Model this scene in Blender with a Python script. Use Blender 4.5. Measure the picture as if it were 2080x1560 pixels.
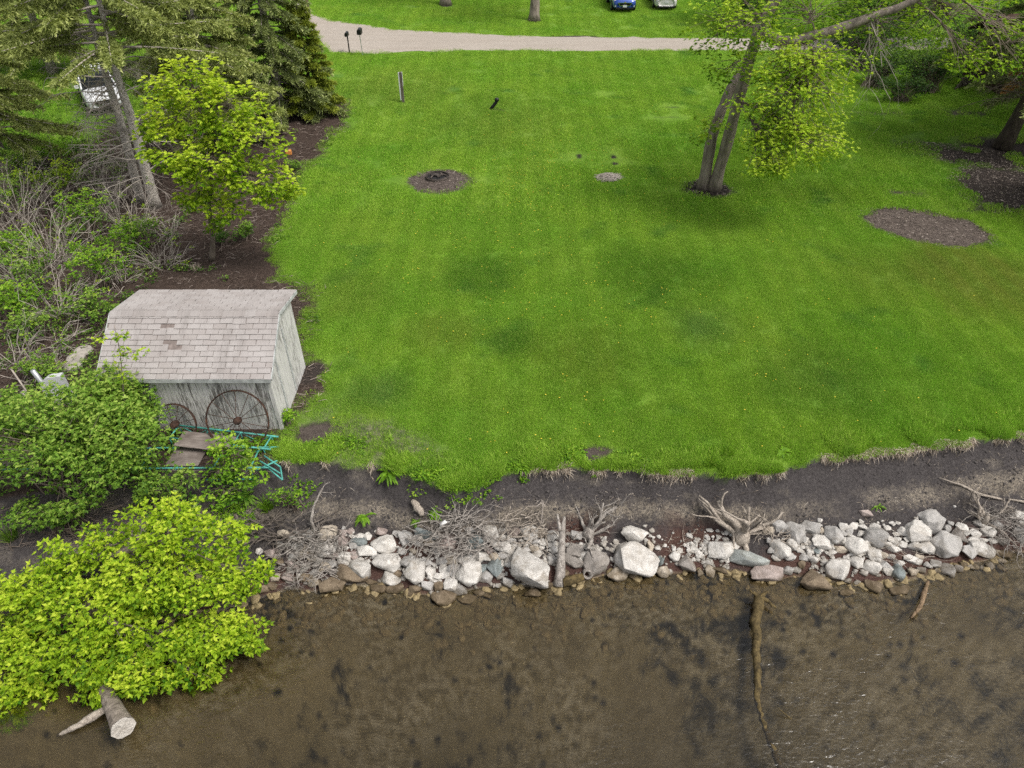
import bpy, bmesh, math, random
import numpy as np
from mathutils import Vector, Matrix

for o in list(bpy.data.objects):
    bpy.data.objects.remove(o, do_unlink=True)
SC = bpy.context.scene
COL = SC.collection

# ---------------------------------------------------------------- camera, sky, sun, exposure
cam_d = bpy.data.cameras.new('camera')
cam = bpy.data.objects.new('camera', cam_d)
COL.objects.link(cam)
cam.location = (0, 0, 13)
cam.rotation_euler = (math.radians(90 - 39.5), 0, 0)
cam_d.sensor_width = 36
cam_d.lens = 25.096
cam_d.clip_end = 2000
SC.camera = cam

SUN_DIR = Vector((0.62, -0.30, 1.15)).normalized()          # towards the sun
SUN_EL = math.asin(SUN_DIR.z)
SUN_AZ = math.atan2(SUN_DIR.x, SUN_DIR.y)
world = bpy.data.worlds.new('World')
SC.world = world
world.use_nodes = True
wn = world.node_tree
bg = wn.nodes['Background']
sky = wn.nodes.new('ShaderNodeTexSky')
sky.sky_type = 'NISHITA'
sky.sun_disc = False
sky.sun_elevation = SUN_EL
sky.sun_rotation = SUN_AZ
sky.dust_density = 4.0
sky.air_density = 1.0
hs = wn.nodes.new('ShaderNodeHueSaturation')                 # thin overcast: a greyer sky
hs.inputs['Saturation'].default_value = 0.22
wn.links.new(sky.outputs[0], hs.inputs['Color'])
wn.links.new(hs.outputs[0], bg.inputs[0])
bg.inputs[1].default_value = 0.115
sun_d = bpy.data.lights.new('sun', 'SUN')
sun_d.energy = 1.5
sun_d.angle = math.radians(16)
sun_d.color = (1.0, 0.95, 0.88)
sun = bpy.data.objects.new('sun', sun_d)
COL.objects.link(sun)
sun.rotation_euler = SUN_DIR.to_track_quat('Z', 'Y').to_euler()
sun.location = (20, -10, 40)
vs = SC.view_settings
vs.view_transform = 'Standard'
vs.look = 'None'
vs.exposure = 0.72
vs.gamma = 1.0
vs.use_curve_mapping = False
SC.render.engine = 'CYCLES'
cy = SC.cycles
cy.max_bounces = 5
cy.diffuse_bounces = 2
cy.glossy_bounces = 3
cy.transmission_bounces = 4
cy.transparent_max_bounces = 12
cy.caustics_reflective = False
cy.caustics_refractive = False
cy.use_denoising = False
cy.sample_clamp_indirect = 4.0
try:
    cy.denoiser = 'OPENIMAGEDENOISE'
except Exception:
    pass

# ---------------------------------------------------------------- helpers
RNG = np.random.default_rng(7)

def tag(o, label=None, cat=None, group=None, kind=None):
    if label: o['label'] = label
    if cat: o['category'] = cat
    if group: o['group'] = group
    if kind: o['kind'] = kind
    return o

def thing(name, label, cat, loc=(0, 0, 0), group=None, rotz=0.0):
    o = bpy.data.objects.new(name, None)
    COL.objects.link(o)
    o.empty_display_size = 0.2
    o.location = loc
    o.rotation_euler = (0, 0, rotz)
    return tag(o, label, cat, group)

def link(name, me, mat=None, parent=None, loc=None):
    o = bpy.data.objects.new(name, me)
    COL.objects.link(o)
    if mat is not None and len(me.materials) == 0:
        me.materials.append(mat)
    if parent is not None:
        o.parent = parent
    if loc is not None:
        o.location = loc
    return o

def np_mesh(name, V, F, tint=None, smooth=False, attrs=None):
    """V (n,3), F (m,3) or (m,4) index array"""
    V = np.asarray(V, np.float32); F = np.asarray(F, np.int32)
    me = bpy.data.meshes.new(name)
    me.vertices.add(len(V)); me.vertices.foreach_set('co', V.ravel())
    k = F.shape[1]
    me.loops.add(F.size); me.loops.foreach_set('vertex_index', F.ravel())
    me.polygons.add(len(F))
    me.polygons.foreach_set('loop_start', np.arange(0, F.size, k, dtype=np.int32))
    me.polygons.foreach_set('loop_total', np.full(len(F), k, np.int32))
    me.polygons.foreach_set('use_smooth', np.full(len(F), smooth, bool))
    for nm, arr in (attrs or {}).items():
        a = me.attributes.new(nm, 'FLOAT', 'POINT'); a.data.foreach_set('value', np.asarray(arr, np.float32))
    if tint is not None:
        a = me.attributes.new('tint', 'FLOAT', 'POINT'); a.data.foreach_set('value', np.asarray(tint, np.float32))
    me.update(calc_edges=True)
    return me

class MB:
    """collects boxes, bars, tubes and lathes into one mesh"""
    def __init__(s): s.v = []; s.f = []; s.n = 0
    def add(s, V, F):
        V = np.asarray(V, float)
        s.v.append(V)
        for f in F: s.f.append([i + s.n for i in f])
        s.n += len(V)
        return s
    def box(s, c, size, rot=None):
        x, y, z = [k / 2 for k in size]
        V = np.array([[-x,-y,-z],[x,-y,-z],[x,y,-z],[-x,y,-z],[-x,-y,z],[x,-y,z],[x,y,z],[-x,y,z]])
        if rot is not None: V = V @ np.array(rot).T
        return s.add(V + np.array(c), [(0,3,2,1),(4,5,6,7),(0,1,5,4),(1,2,6,5),(2,3,7,6),(3,0,4,7)])
    def bar(s, a, b, w, h=None, up=(0, 0, 1)):
        a = np.array(a, float); b = np.array(b, float); h = h or w
        d = b - a; L = np.linalg.norm(d); d /= L
        u = np.array(up, float); r = np.cross(d, u)
        if np.linalg.norm(r) < 1e-4: r = np.cross(d, [0, 1, 0])
        r /= np.linalg.norm(r); u = np.cross(r, d)
        return s.box((a + b) / 2, (L, w, h), np.stack([d, r, u], 1))
    def tube(s, P, R, k=6, cap=True, phase=0.0):
        P = np.asarray(P, float); n = len(P)
        R = np.broadcast_to(np.asarray(R, float), (n,))
        T = np.gradient(P, axis=0); T /= np.linalg.norm(T, axis=1)[:, None] + 1e-9
        ref = np.array([0, 0, 1.0]) if abs(T[0][2]) < .9 else np.array([1.0, 0, 0])
        A = np.cross(T, ref); A /= np.linalg.norm(A, axis=1)[:, None] + 1e-9
        B = np.cross(T, A)
        t = np.arange(k) * 2 * math.pi / k + phase
        V = (P[:, None] + R[:, None, None] * (A[:, None] * np.cos(t)[None, :, None] + B[:, None] * np.sin(t)[None, :, None])).reshape(-1, 3)
        F = [(i*k+j, i*k+(j+1) % k, (i+1)*k+(j+1) % k, (i+1)*k+j) for i in range(n-1) for j in range(k)]
        if cap:
            F.append(tuple(range(k-1, -1, -1))); F.append(tuple((n-1)*k + j for j in range(k)))
        return s.add(V, F)
    def lathe(s, prof, k=16, c=(0, 0, 0), ax=None):
        V = []
        for r, z in prof:
            for j in range(k):
                a = 2*math.pi*j/k; V.append((r*math.cos(a), r*math.sin(a), z))
        V = np.array(V)
        if ax is not None: V = V @ np.array(ax).T
        n = len(prof)
        F = [(i*k+j, i*k+(j+1) % k, (i+1)*k+(j+1) % k, (i+1)*k+j) for i in range(n-1) for j in range(k)]
        F.append(tuple(range(k-1, -1, -1))); F.append(tuple((n-1)*k+j for j in range(k)))
        return s.add(V + np.array(c), F)
    def torus(s, c, R, r, k=40, m=6, ax=None):
        V = []
        for i in range(k):
            a = 2*math.pi*i/k
            for j in range(m):
                b = 2*math.pi*j/m
                V.append(((R+r*math.cos(b))*math.cos(a), (R+r*math.cos(b))*math.sin(a), r*math.sin(b)))
        V = np.array(V)
        if ax is not None: V = V @ np.array(ax).T
        F = [(i*m+j, ((i+1) % k)*m+j, ((i+1) % k)*m+(j+1) % m, i*m+(j+1) % m) for i in range(k) for j in range(m)]
        return s.add(V + np.array(c), F)
    def mesh(s, name, smooth=False):
        me = bpy.data.meshes.new(name)
        V = np.concatenate(s.v) if s.v else np.zeros((0, 3))
        me.from_pydata(V.tolist(), [], s.f)
        if smooth: me.polygons.foreach_set('use_smooth', np.ones(len(me.polygons), bool))
        me.update()
        return me
    def build(s, name, mat, parent=None, smooth=False, loc=None):
        return link(name, s.mesh(name, smooth), mat, parent, loc)

def bevel(o, w=0.01, seg=2):
    m = o.modifiers.new('bevel', 'BEVEL'); m.width = w; m.segments = seg; m.limit_method = 'ANGLE'
    return o

def vnoise(x, y, seed=0):
    """smooth value noise 0..1"""
    x = np.asarray(x, float); y = np.asarray(y, float)
    xi = np.floor(x).astype(np.int64); yi = np.floor(y).astype(np.int64)
    fx = x - xi; fy = y - yi
    fx = fx*fx*(3-2*fx); fy = fy*fy*(3-2*fy)
    def h(i, j):
        n = (i*374761393 + j*668265263 + seed*1442695) & 0x7fffffff
        n = ((n ^ (n >> 13)) * 1274126177) & 0x7fffffff
        return ((n ^ (n >> 16)) & 0xffff) / 65535.0
    return (h(xi, yi)*(1-fx) + h(xi+1, yi)*fx)*(1-fy) + (h(xi, yi+1)*(1-fx) + h(xi+1, yi+1)*fx)*fy

def unit(v):
    v = np.asarray(v, float)
    return v / (np.linalg.norm(v, axis=-1, keepdims=True) + 1e-9)

# ---------------------------------------------------------------- materials
class NT:
    def __init__(s, name):
        s.m = bpy.data.materials.new(name); s.m.use_nodes = True
        s.t = s.m.node_tree; s.t.nodes.clear()
        s.out = s.t.nodes.new('ShaderNodeOutputMaterial')
    def n(s, typ, **kw):
        nd = s.t.nodes.new(typ)
        for k, v in kw.items():
            if k.startswith('i_'):
                key = k[2:]
                key = int(key) if key.isdigit() else key.replace('_', ' ')
                nd.inputs[key].default_value = v
            else: setattr(nd, k, v)
        return nd
    def l(s, a, b): s.t.links.new(a, b)
    def pos(s, sx=1, sy=1, sz=1, obj=False, rot=0):
        if obj: src = s.n('ShaderNodeTexCoord').outputs['Object']
        else: src = s.n('ShaderNodeNewGeometry').outputs['Position']
        mp = s.n('ShaderNodeMapping'); mp.inputs['Scale'].default_value = (sx, sy, sz); mp.inputs['Rotation'].default_value = (0, 0, rot)
        s.l(src, mp.inputs[0]); return mp.outputs[0]
    def noise(s, vec, scale, detail=3, rough=.55, dist=0):
        nd = s.n('ShaderNodeTexNoise'); nd.inputs['Scale'].default_value = scale
        nd.inputs['Detail'].default_value = detail; nd.inputs['Roughness'].default_value = rough; nd.inputs['Distortion'].default_value = dist
        s.l(vec, nd.inputs['Vector']); return nd.outputs['Fac']
    def ramp(s, fac, stops, interp='LINEAR'):
        r = s.n('ShaderNodeValToRGB'); r.color_ramp.interpolation = interp
        e = r.color_ramp.elements
        while len(e) < len(stops): e.new(0.5)
        for el, (p, c) in zip(e, stops):
            el.position = p
            el.color = (c, c, c, 1) if isinstance(c, (int, float)) else (*c, 1)
        s.l(fac, r.inputs[0]); return r.outputs[0]
    def mix(s, f, a, b, mode='MIX'):
        nd = s.n('ShaderNodeMix'); nd.data_type = 'RGBA'; nd.blend_type = mode
        for sock, v in ((nd.inputs['Factor'], f), (nd.inputs[6], a), (nd.inputs[7], b)):
            if isinstance(v, (int, float)): sock.default_value = v
            elif isinstance(v, (tuple, list)): sock.default_value = (*v, 1)
            else: s.l(v, sock)
        return nd.outputs[2]
    def math(s, op, a, b=0.0, c=None, clamp=False):
        nd = s.n('ShaderNodeMath'); nd.operation = op; nd.use_clamp = clamp
        for i, v in enumerate((a, b, c)):
            if v is None: continue
            if isinstance(v, (int, float)): nd.inputs[i].default_value = v
            else: s.l(v, nd.inputs[i])
        return nd.outputs[0]
    def attr(s, name): return s.n('ShaderNodeAttribute', attribute_name=name).outputs['Fac']
    def rnd(s): return s.n('ShaderNodeObjectInfo').outputs['Random']
    def bump(s, h, strength=.3, dist=.02):
        b = s.n('ShaderNodeBump'); b.inputs['Strength'].default_value = strength; b.inputs['Distance'].default_value = dist
        s.l(h, b.inputs['Height']); return b.outputs[0]
    def pbr(s, col, rough=.8, normal=None, metal=0, spec=.3, coat=0):
        p = s.n('ShaderNodeBsdfPrincipled')
        if isinstance(col, (tuple, list)): p.inputs['Base Color'].default_value = (*col, 1)
        else: s.l(col, p.inputs['Base Color'])
        if isinstance(rough, (int, float)): p.inputs['Roughness'].default_value = rough
        else: s.l(rough, p.inputs['Roughness'])
        p.inputs['Metallic'].default_value = metal
        p.inputs['Specular IOR Level'].default_value = spec
        p.inputs['Coat Weight'].default_value = coat
        if normal is not None: s.l(normal, p.inputs['Normal'])
        s.l(p.outputs[0], s.out.inputs[0]); return s.m

def flat(name, col, rough=.6, metal=0, coat=0, var=.15, scale=8, spec=.3):
    n = NT(name)
    f = n.noise(n.pos(), scale, 4)
    c = n.mix(n.ramp(f, [(.3, 0.0), (.7, 1.0)]), tuple(k*(1-var) for k in col), tuple(min(1, k*(1+var)) for k in col))
    return n.pbr(c, rough, None, metal, spec, coat)

def leaf_mat(name, dark, light, trans=.35, tip=None):
    n = NT(name)
    t = n.attr('tint')
    stops = [(0, dark), (.75, light)] + ([(1, tip)] if tip else [])
    c = n.ramp(t, stops)
    d = n.n('ShaderNodeBsdfPrincipled'); d.inputs['Roughness'].default_value = .55; d.inputs['Specular IOR Level'].default_value = .25
    tr = n.n('ShaderNodeBsdfTranslucent')
    n.l(c, d.inputs['Base Color'])
    c2 = n.mix(1.0, c, (1.0, 1.0, .55), 'MULTIPLY'); n.l(c2, tr.inputs[0])
    mx = n.n('ShaderNodeMixShader'); mx.inputs[0].default_value = trans
    n.l(d.outputs[0], mx.inputs[1]); n.l(tr.outputs[0], mx.inputs[2]); n.l(mx.outputs[0], n.out.inputs[0])
    return n.m

def bark_mat(name, dark, light, scale=6, stretch=.25, bump=.6):
    n = NT(name)
    v = n.pos(1, 1, stretch)
    f = n.noise(v, scale, 6, .65, .4)
    f2 = n.noise(n.pos(), 1.3, 2)
    c = n.mix(n.ramp(f, [(.35, 0.0), (.65, 1.0)]), dark, light)
    c = n.mix(n.math('MULTIPLY', f2, .5), c, tuple(k*.7 for k in light))
    return n.pbr(c, .9, n.bump(f, min(1.0, bump*1.6), .07), spec=.15)

# ---------------------------------------------------------------- the lie of the land (metres; lawn at z = 0, lake at z = -1.5)
WATER_Z = -1.5
EDGE = [(-22.614, 11.189, 0),(-14.555, 11.341, 0),(-12.293, 11.496, 0),(-10.31, 11.812, 0),(-8.685, 12.27, 0),(-7.323, 12.609, 0),(-5.976, 12.678, 0),(-4.98, 12.678, 0),(-4.217, 12.592, 0),(-3.22, 12.557, 0),(-2.302, 12.055, 0),(-1.317, 11.78, 0),(-0.666, 12.055, 0),(0.123, 12.388, 0),(1.239, 12.557, 0),(2.353, 12.557, 0),(3.573, 12.438, 0),(4.672, 12.388, 0),(5.889, 12.337, 0),(6.936, 12.557, 0),(8.045, 12.905, 0),(9.351, 13.029, 0),(10.719, 13.263, 0),(12.068, 13.409, 0),(13.475, 13.631, 0),(16.516, 13.916, 0),(26.098, 14.305, 0)]
SHORE = [(-20.535, 7.938, -1.5),(-13.275, 8.165, -1.5),(-11.262, 8.397, -1.5),(-9.202, 8.634, -1.5),(-7.425, 9.188, -1.5),(-6.205, 9.641, -1.5),(-5.125, 9.935, -1.5),(-3.985, 10.072, -1.5),(-2.806, 10.017, -1.5),(-1.854, 9.827, -1.5),(-0.928, 9.841, -1.5),(0, 9.935, -1.5),(0.938, 10.072, -1.5),(2.492, 10.35, -1.5),(4.289, 10.435, -1.5),(5.697, 10.35, -1.5),(7.077, 10.21, -1.5),(8.235, 10.155, -1.5),(9.601, 10.322, -1.5),(10.981, 10.723, -1.5),(12.713, 11.018, -1.5),(15.574, 11.274, -1.5),(24.468, 11.506, -1.5)]
_ex = np.array([p[0] for p in EDGE]); _ey = np.array([p[1] for p in EDGE])
_wx = np.array([p[0] for p in SHORE]); _wy = np.array([p[1] for p in SHORE])
_PU = np.array([0, .2, .42, .55, .66, .74, .86, .955, .985, 1.03])
_PZ = np.array([-1.5, -1.36, -1.2, -1.08, -.84, -.74, -.50, -.30, -.05, 0])

def edge_y(x): return np.interp(x, _ex, _ey) + .22*(vnoise(np.asarray(x)*1.7, np.zeros_like(np.asarray(x, float)), 3) - .5) + .12*(vnoise(np.asarray(x)*5.1, np.zeros_like(np.asarray(x, float)), 5) - .5)
def shore_y(x): return np.interp(x, _wx, _wy) + .25*(vnoise(np.asarray(x)*1.3, np.zeros_like(np.asarray(x, float)), 4) - .5)
def bank_u(x, y): return (y - shore_y(x)) / (edge_y(x) - shore_y(x))
def ground_z(x, y):
    x = np.asarray(x, float); y = np.asarray(y, float)
    w = shore_y(x); u = (y - w) / (edge_y(x) - w)
    z = np.interp(u, _PU, _PZ)
    k = np.clip(1 - np.abs(u - .6)/.42, 0, 1)                   # lumps and slumps of the bare bank
    z = z + k*(.22*(vnoise(x*1.1, y*1.6, 11) - .5) + .12*(vnoise(x*3.3, y*4, 12) - .5) + .05*(vnoise(x*9, y*9, 13) - .5))
    bed = WATER_Z - np.clip(.17*(w - y), 0, .75) - .05*(vnoise(x*1.5, y*1.5, 14) - .5) - .03
    z = np.where(u < 0, np.minimum(bed + .03*np.exp(-np.clip(w-y, 0, 9)*4), WATER_Z + .02), z)
    lawn = np.clip((u - 1.0)/.3, 0, 1)
    z = z + lawn*(.10*(vnoise(x*.25, y*.25, 15) - .5) + .03*(vnoise(x*1.1, y*1.1, 16) - .5))
    return z

def gz(x, y): return float(ground_z(np.array([x]), np.array([y]))[0])
def on(p, dz=0.0): return (p[0], p[1], gz(p[0], p[1]) + dz)

def poly_sd(x, y, poly):
    """signed distance to a polygon, positive inside"""
    P = np.array([(p[0], p[1]) for p in poly]); n = len(P)
    ins = np.zeros(x.shape, bool); d = np.full(x.shape, 1e9)
    for i in range(n):
        a = P[i]; b = P[(i+1) % n]
        c = ((a[1] > y) != (b[1] > y)) & (x < (b[0]-a[0])*(y-a[1])/(b[1]-a[1]+1e-12) + a[0])
        ins ^= c
        ab = b - a; t = np.clip(((x-a[0])*ab[0] + (y-a[1])*ab[1])/(ab@ab + 1e-12), 0, 1)
        d = np.minimum(d, np.hypot(x-a[0]-t*ab[0], y-a[1]-t*ab[1]))
    return np.where(ins, d, -d)
def ell_sd(x, y, c, rx, ry, rot=0):
    dx = x - c[0]; dy = y - c[1]
    a = dx*math.cos(rot) + dy*math.sin(rot); b = -dx*math.sin(rot) + dy*math.cos(rot)
    return (1 - np.hypot(a/rx, b/ry)) * min(rx, ry)
def ss(d, w): return np.clip(d/w*.5 + .5, 0, 1)

LITTER = [(-31.127, 32.934, 0),(-22.153, 31.763, 0),(-20.931, 34.492, 0),(-20.412, 37.231, 0),(-18.978, 39.513, 0),(-14.969, 39.513, 0),(-12.247, 41.588, 0),(-11.045, 43.191, 0),(-9.235, 40.323, 0),(-8.601, 37.968, 0),(-8.63, 35.617, 0),(-9.068, 33.544, 0),(-9.319, 31.48, 0),(-8.947, 28.843, 0),(-8.864, 26.299, 0),(-9.033, 24.646, 0),(-8.599, 22.599, 0),(-7.632, 21.879, 0),(-6.602, 20.934, 0),(-6.386, 19.284, 0),(-6.371, 17.927, 0),(-5.829, 16.806, 0),(-5.451, 15.551, 0),(-5.659, 14.305, 0),(-5.687, 13.354, 0),(-5.923, 12.472, 0),(-7.565, 11.496, 0),(-11.64, 10.316, 0),(-14.998, 10.316, 0)]
WEEDS = [(-5.899, 13.916, 0),(-5.276, 14.707, 0),(-3.728, 14.305, 0),(-2.323, 13.538, 0),(-1.753, 12.817, 0),(-1.684, 11.893, 0),(-3.455, 12.472, 0),(-5.594, 12.643, 0)]
MULCH = [  # centre, rx, ry, rot, darkness
    ((-3.115, 29.65, 0), 1.46, 1.28, 0, .25), ((8.347, 28.893, 0), 1.02, .95, 0, 1.0), ((16.188, 25.412, 0), 2.35, 1.55, -.35, .1),
    ((21.597, 32.458, 0), 3.2, 1.2, -.45, .85), ((24.025, 33.544, 0), 2.6, 1.5, 0, .75), ((21.262, 28.843, 0), 2.2, 2.8, -.3, .85), ((19.732, 26.737, 0), 1.6, .55, -.2, .9),
    ((3.125, 32.458, 0), .17, .24, 0, 1.0), ((4.726, 32.399, 0), .18, .24, 0, 1.0), ((4.683, 31.592, 0), .17, .16, 0, .9), ((4.254, 30.066, 0), .55, .42, 0, .6),
    ((16.695, 28.5, 0), .8, .3, 0, .6), ((4.115, 53.725, 0), 2.2, .5, 0, .5), ((1.658, 58.516, 0), .45, .7, 0, .5), ((-5.361, 63.901, 0), .55, .9, 0, .5),
    ((19.642, 38.498, 0), 1.6, .5, 0, .7), ((24.095, 38.498, 0), 1.8, .5, 0, .6), ((7.97, 37.597, 0), .9, .10, 0, .9), ((8.646, 39.275, 0), .5, .09, 0, .9),
    ((-5.874, 16.336, 0), .4, .55, 0, .8), ((-0.74, 38.962, 0), .3, .3, 0, .5), ((-5.203, 13.725, 0), .6, .45, .2, .35), ((2.145, 12.993, 0), .5, .3, 0, .4)]
ROADP = [(-30.914, 67.786, 0),(-17.98, 66.073, 0),(-16.014, 59.592, 0),(-12.786, 51.692, 0),(-12, 49.9, 0),(-7.749, 49.958, 0),(-1.3, 50.368, 0),(11.68, 50.25, 0),(21.537, 50.604, 0),(33.741, 50.25, 0),(53.856, 50.25, 0),(56.58, 53.334, 0),(35.448, 53.334, 0),(22.587, 53.594, 0),(12.295, 53.464, 0),(2.064, 53.922, 0),(-1.389, 54.522, 0),(-4.901, 55.064, 0),(-8.543, 56.176, 0),(-11.225, 57.326, 0),(-14.124, 59.127, 0),(-15.506, 60.703, 0),(-16.518, 64.077, 0),(-17.549, 68.178, 0),(-18.945, 73.643, 0),(-33.22, 73.643, 0)]

def zones(x, y, grow=0.0):
    n1 = vnoise(x*2.1, y*2.1, 31) - .5; n2 = vnoise(x*6, y*6, 32) - .5; n3 = vnoise(x*.7, y*.7, 33) - .5
    wob = .35*n1 + .22*n2
    u = bank_u(x, y)
    litter = ss(poly_sd(x, y, LITTER) + wob*1.4 + .5*n3, .5)
    weeds = ss(poly_sd(x, y, WEEDS) + wob*1.6, .9)
    mulch = np.zeros_like(x); dark = np.zeros_like(x)
    for c, rx, ry, rot, dk in MULCH:
        gr = (.55 if min(rx, ry) < .3 and y is not None and c[1] > 26 else 1.0*grow) if grow else 0
        m = ss(ell_sd(x, y, c, rx + gr, ry + gr, rot) + (wob*(2.2 if c[0] > 15 and dk > .3 else 1.3))*min(.6, .8*min(rx, ry)), (.9 if c[0] > 15 and dk > .3 else .2)*min(1, 2*min(rx, ry)) + .05)
        dark = np.where(m > mulch, dk, dark); mulch = np.maximum(mulch, m)
    soil = np.clip((1.0 - u)/.02 + .5, 0, 1) * (u > -.05)
    bed = np.clip((.03 - u)/.06, 0, 1)
    wr = [((4.435, 11.044, -1.3), 1.1, .55), ((6.772, 10.497, -1.35), 1.2, .4), ((9.088, 10.64, -1.35), 1.6, .35), ((11.217, 11.082, -1.35), 1.4, .5), ((1.717, 11.344, -1.2), .6, .3), ((-2.897, 10.895, -1.3), 1.8, .35)]
    wrack = np.zeros_like(x)
    wrack = .75*ss(.16 - np.abs(u - .10) + .25*n1, .12)*(u > 0)
    for c, rx, ry in wr: wrack = np.maximum(wrack, ss(ell_sd(x, y, c, rx, ry) + wob*.7, .3))
    road = ss(poly_sd(x, y, ROADP) + .25*n2, .3)
    return dict(u=u, litter=litter, weeds=weeds, mulch=mulch, dark=dark, soil=soil, bed=bed, wrack=wrack, road=road)

def axis(pts):
    out = []
    for a, b, s in pts: out.append(np.arange(a, b, s))
    return np.unique(np.round(np.concatenate(out), 4))
gx = axis([(-600, -60, 40), (-60, -26, 1.0), (-26, -14, .25), (-14, 14, .11), (14, 26, .22), (26, 60, 1.0), (60, 641, 40)])
gy = axis([(-400, -20, 40), (-20, 2, 1.0), (2, 8.5, .14), (8.5, 15.5, .07), (15.5, 32, .14), (32, 70, .3), (70, 110, 1.5), (110, 951, 60)])
X, Yg = np.meshgrid(gx, gy)
xf = X.ravel(); yf = Yg.ravel()
zf = ground_z(xf, yf)
Z = zones(xf, yf)
zf = zf - .03*Z['mulch']*(1 - .9*(np.hypot(xf-MULCH[0][0][0], yf-MULCH[0][0][1]) < 1.6))
_fd = np.hypot(xf-MULCH[0][0][0], yf-MULCH[0][0][1]); zf = zf + .10*np.exp(-(_fd/.75)**2)
nx = len(gx); ny = len(gy)
I = (np.arange(ny-1)[:, None]*nx + np.arange(nx-1)[None, :]).ravel()
terrain_me = np_mesh('ground', np.stack([xf, yf, zf], 1), np.stack([I, I+1, I+nx+1, I+nx], 1), smooth=True,
                     attrs={k: Z[k] for k in ('litter', 'weeds', 'mulch', 'dark', 'soil', 'bed', 'wrack', 'u')})

LAWN_SPOTS = [((16.586, 21.416, 0)[:2], 3.6, (.36, .36, .08), .75), ((20.256, 33.544, 0)[:2], 4.5, (.10, .25, .02), .6), ((0, 17.927, 0)[:2], 1.1, (.060, .215, .022), .8), ((6.111, 18.726, 0)[:2], 1.7, (.16, .32, .085), .7), ((-1.382, 21.745, 0)[:2], 1.8, (.075, .25, .02), .7),
              ((5.01, 21.745, 0)[:2], 2.6, (.085, .26, .016), .7), ((-3.882, 15.334, 0)[:2], 1.3, (.12, .26, .07), .7), ((-2.173, 18.455, 0)[:2], 1.5, (.30, .40, .06), .6), ((-5.642, 20.466, 0)[:2], 2.0, (.28, .38, .06), .5), ((2.374, 17.17, 0)[:2], 2.2, (.27, .38, .045), .6), ((8.744, 16.221, 0)[:2], 2.2, (.13, .28, .04), .6),
              ((-6.792, 42.467, 0)[:2], 5.0, (.30, .40, .075), .5), ((-1.028, 37.597, 0)[:2], 5.0, (.27, .38, .06), .5), ((13.129, 21.745, 0)[:2], 2.6, (.27, .35, .06), .5)]
def lawn_colour(n):
    p = n.pos()
    big = n.noise(p, .22, 3, .5)
    mid = n.noise(n.pos(1, .6, 1), .42, 4, .55, .2)
    fine = n.noise(p, 5, 3, .6)
    c = n.mix(n.ramp(big, [(.36, 0.0), (.62, 1.0)]), (.270, .540, .045), (.375, .610, .060))
    c = n.mix(n.ramp(mid, [(.45, 0.0), (.80, .5)]), c, (.500, .640, .105))
    blue = n.noise(n.pos(1, 1, 1, rot=.7), .45, 2)
    c = n.mix(n.ramp(blue, [(.60, 0.0), (.72, .75)]), c, (.105, .310, .050))
    # grass of other kinds in places: dry yellowish, dark lush, bluish
    sx = n.n('ShaderNodeSeparateXYZ'); n.l(n.n('ShaderNodeNewGeometry').outputs['Position'], sx.inputs[0])
    for (cx, cy), r, col, st in LAWN_SPOTS:
        d = n.math('POWER', n.math('ADD', n.math('POWER', n.math('SUBTRACT', sx.outputs[0], cx), 2), n.math('POWER', n.math('SUBTRACT', sx.outputs[1], cy), 2)), .5)
        d = n.math('ADD', n.math('DIVIDE', d, r), n.math('MULTIPLY', n.math('SUBTRACT', mid, .5), 1.6))
        c = n.mix(n.ramp(d, [(.35, st), (1.0, 0.0)]), c, col)
    # faint mower passes
    st = n.n('ShaderNodeTexWave'); st.wave_type = 'BANDS'; st.bands_direction = 'X'; st.inputs['Scale'].default_value = .30; st.inputs['Distortion'].default_value = 1.2; st.inputs['Detail'].default_value = 2
    n.l(n.pos(1, .06, 1, rot=.10), st.inputs['Vector'])
    c = n.mix(n.ramp(st.outputs['Fac'], [(.35, .28), (.65, 0.0)]), c, (.185, .400, .030))
    return n.mix(n.ramp(fine, [(.3, .0), (.75, .3)]), c, (.15, .32, .026))

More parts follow.
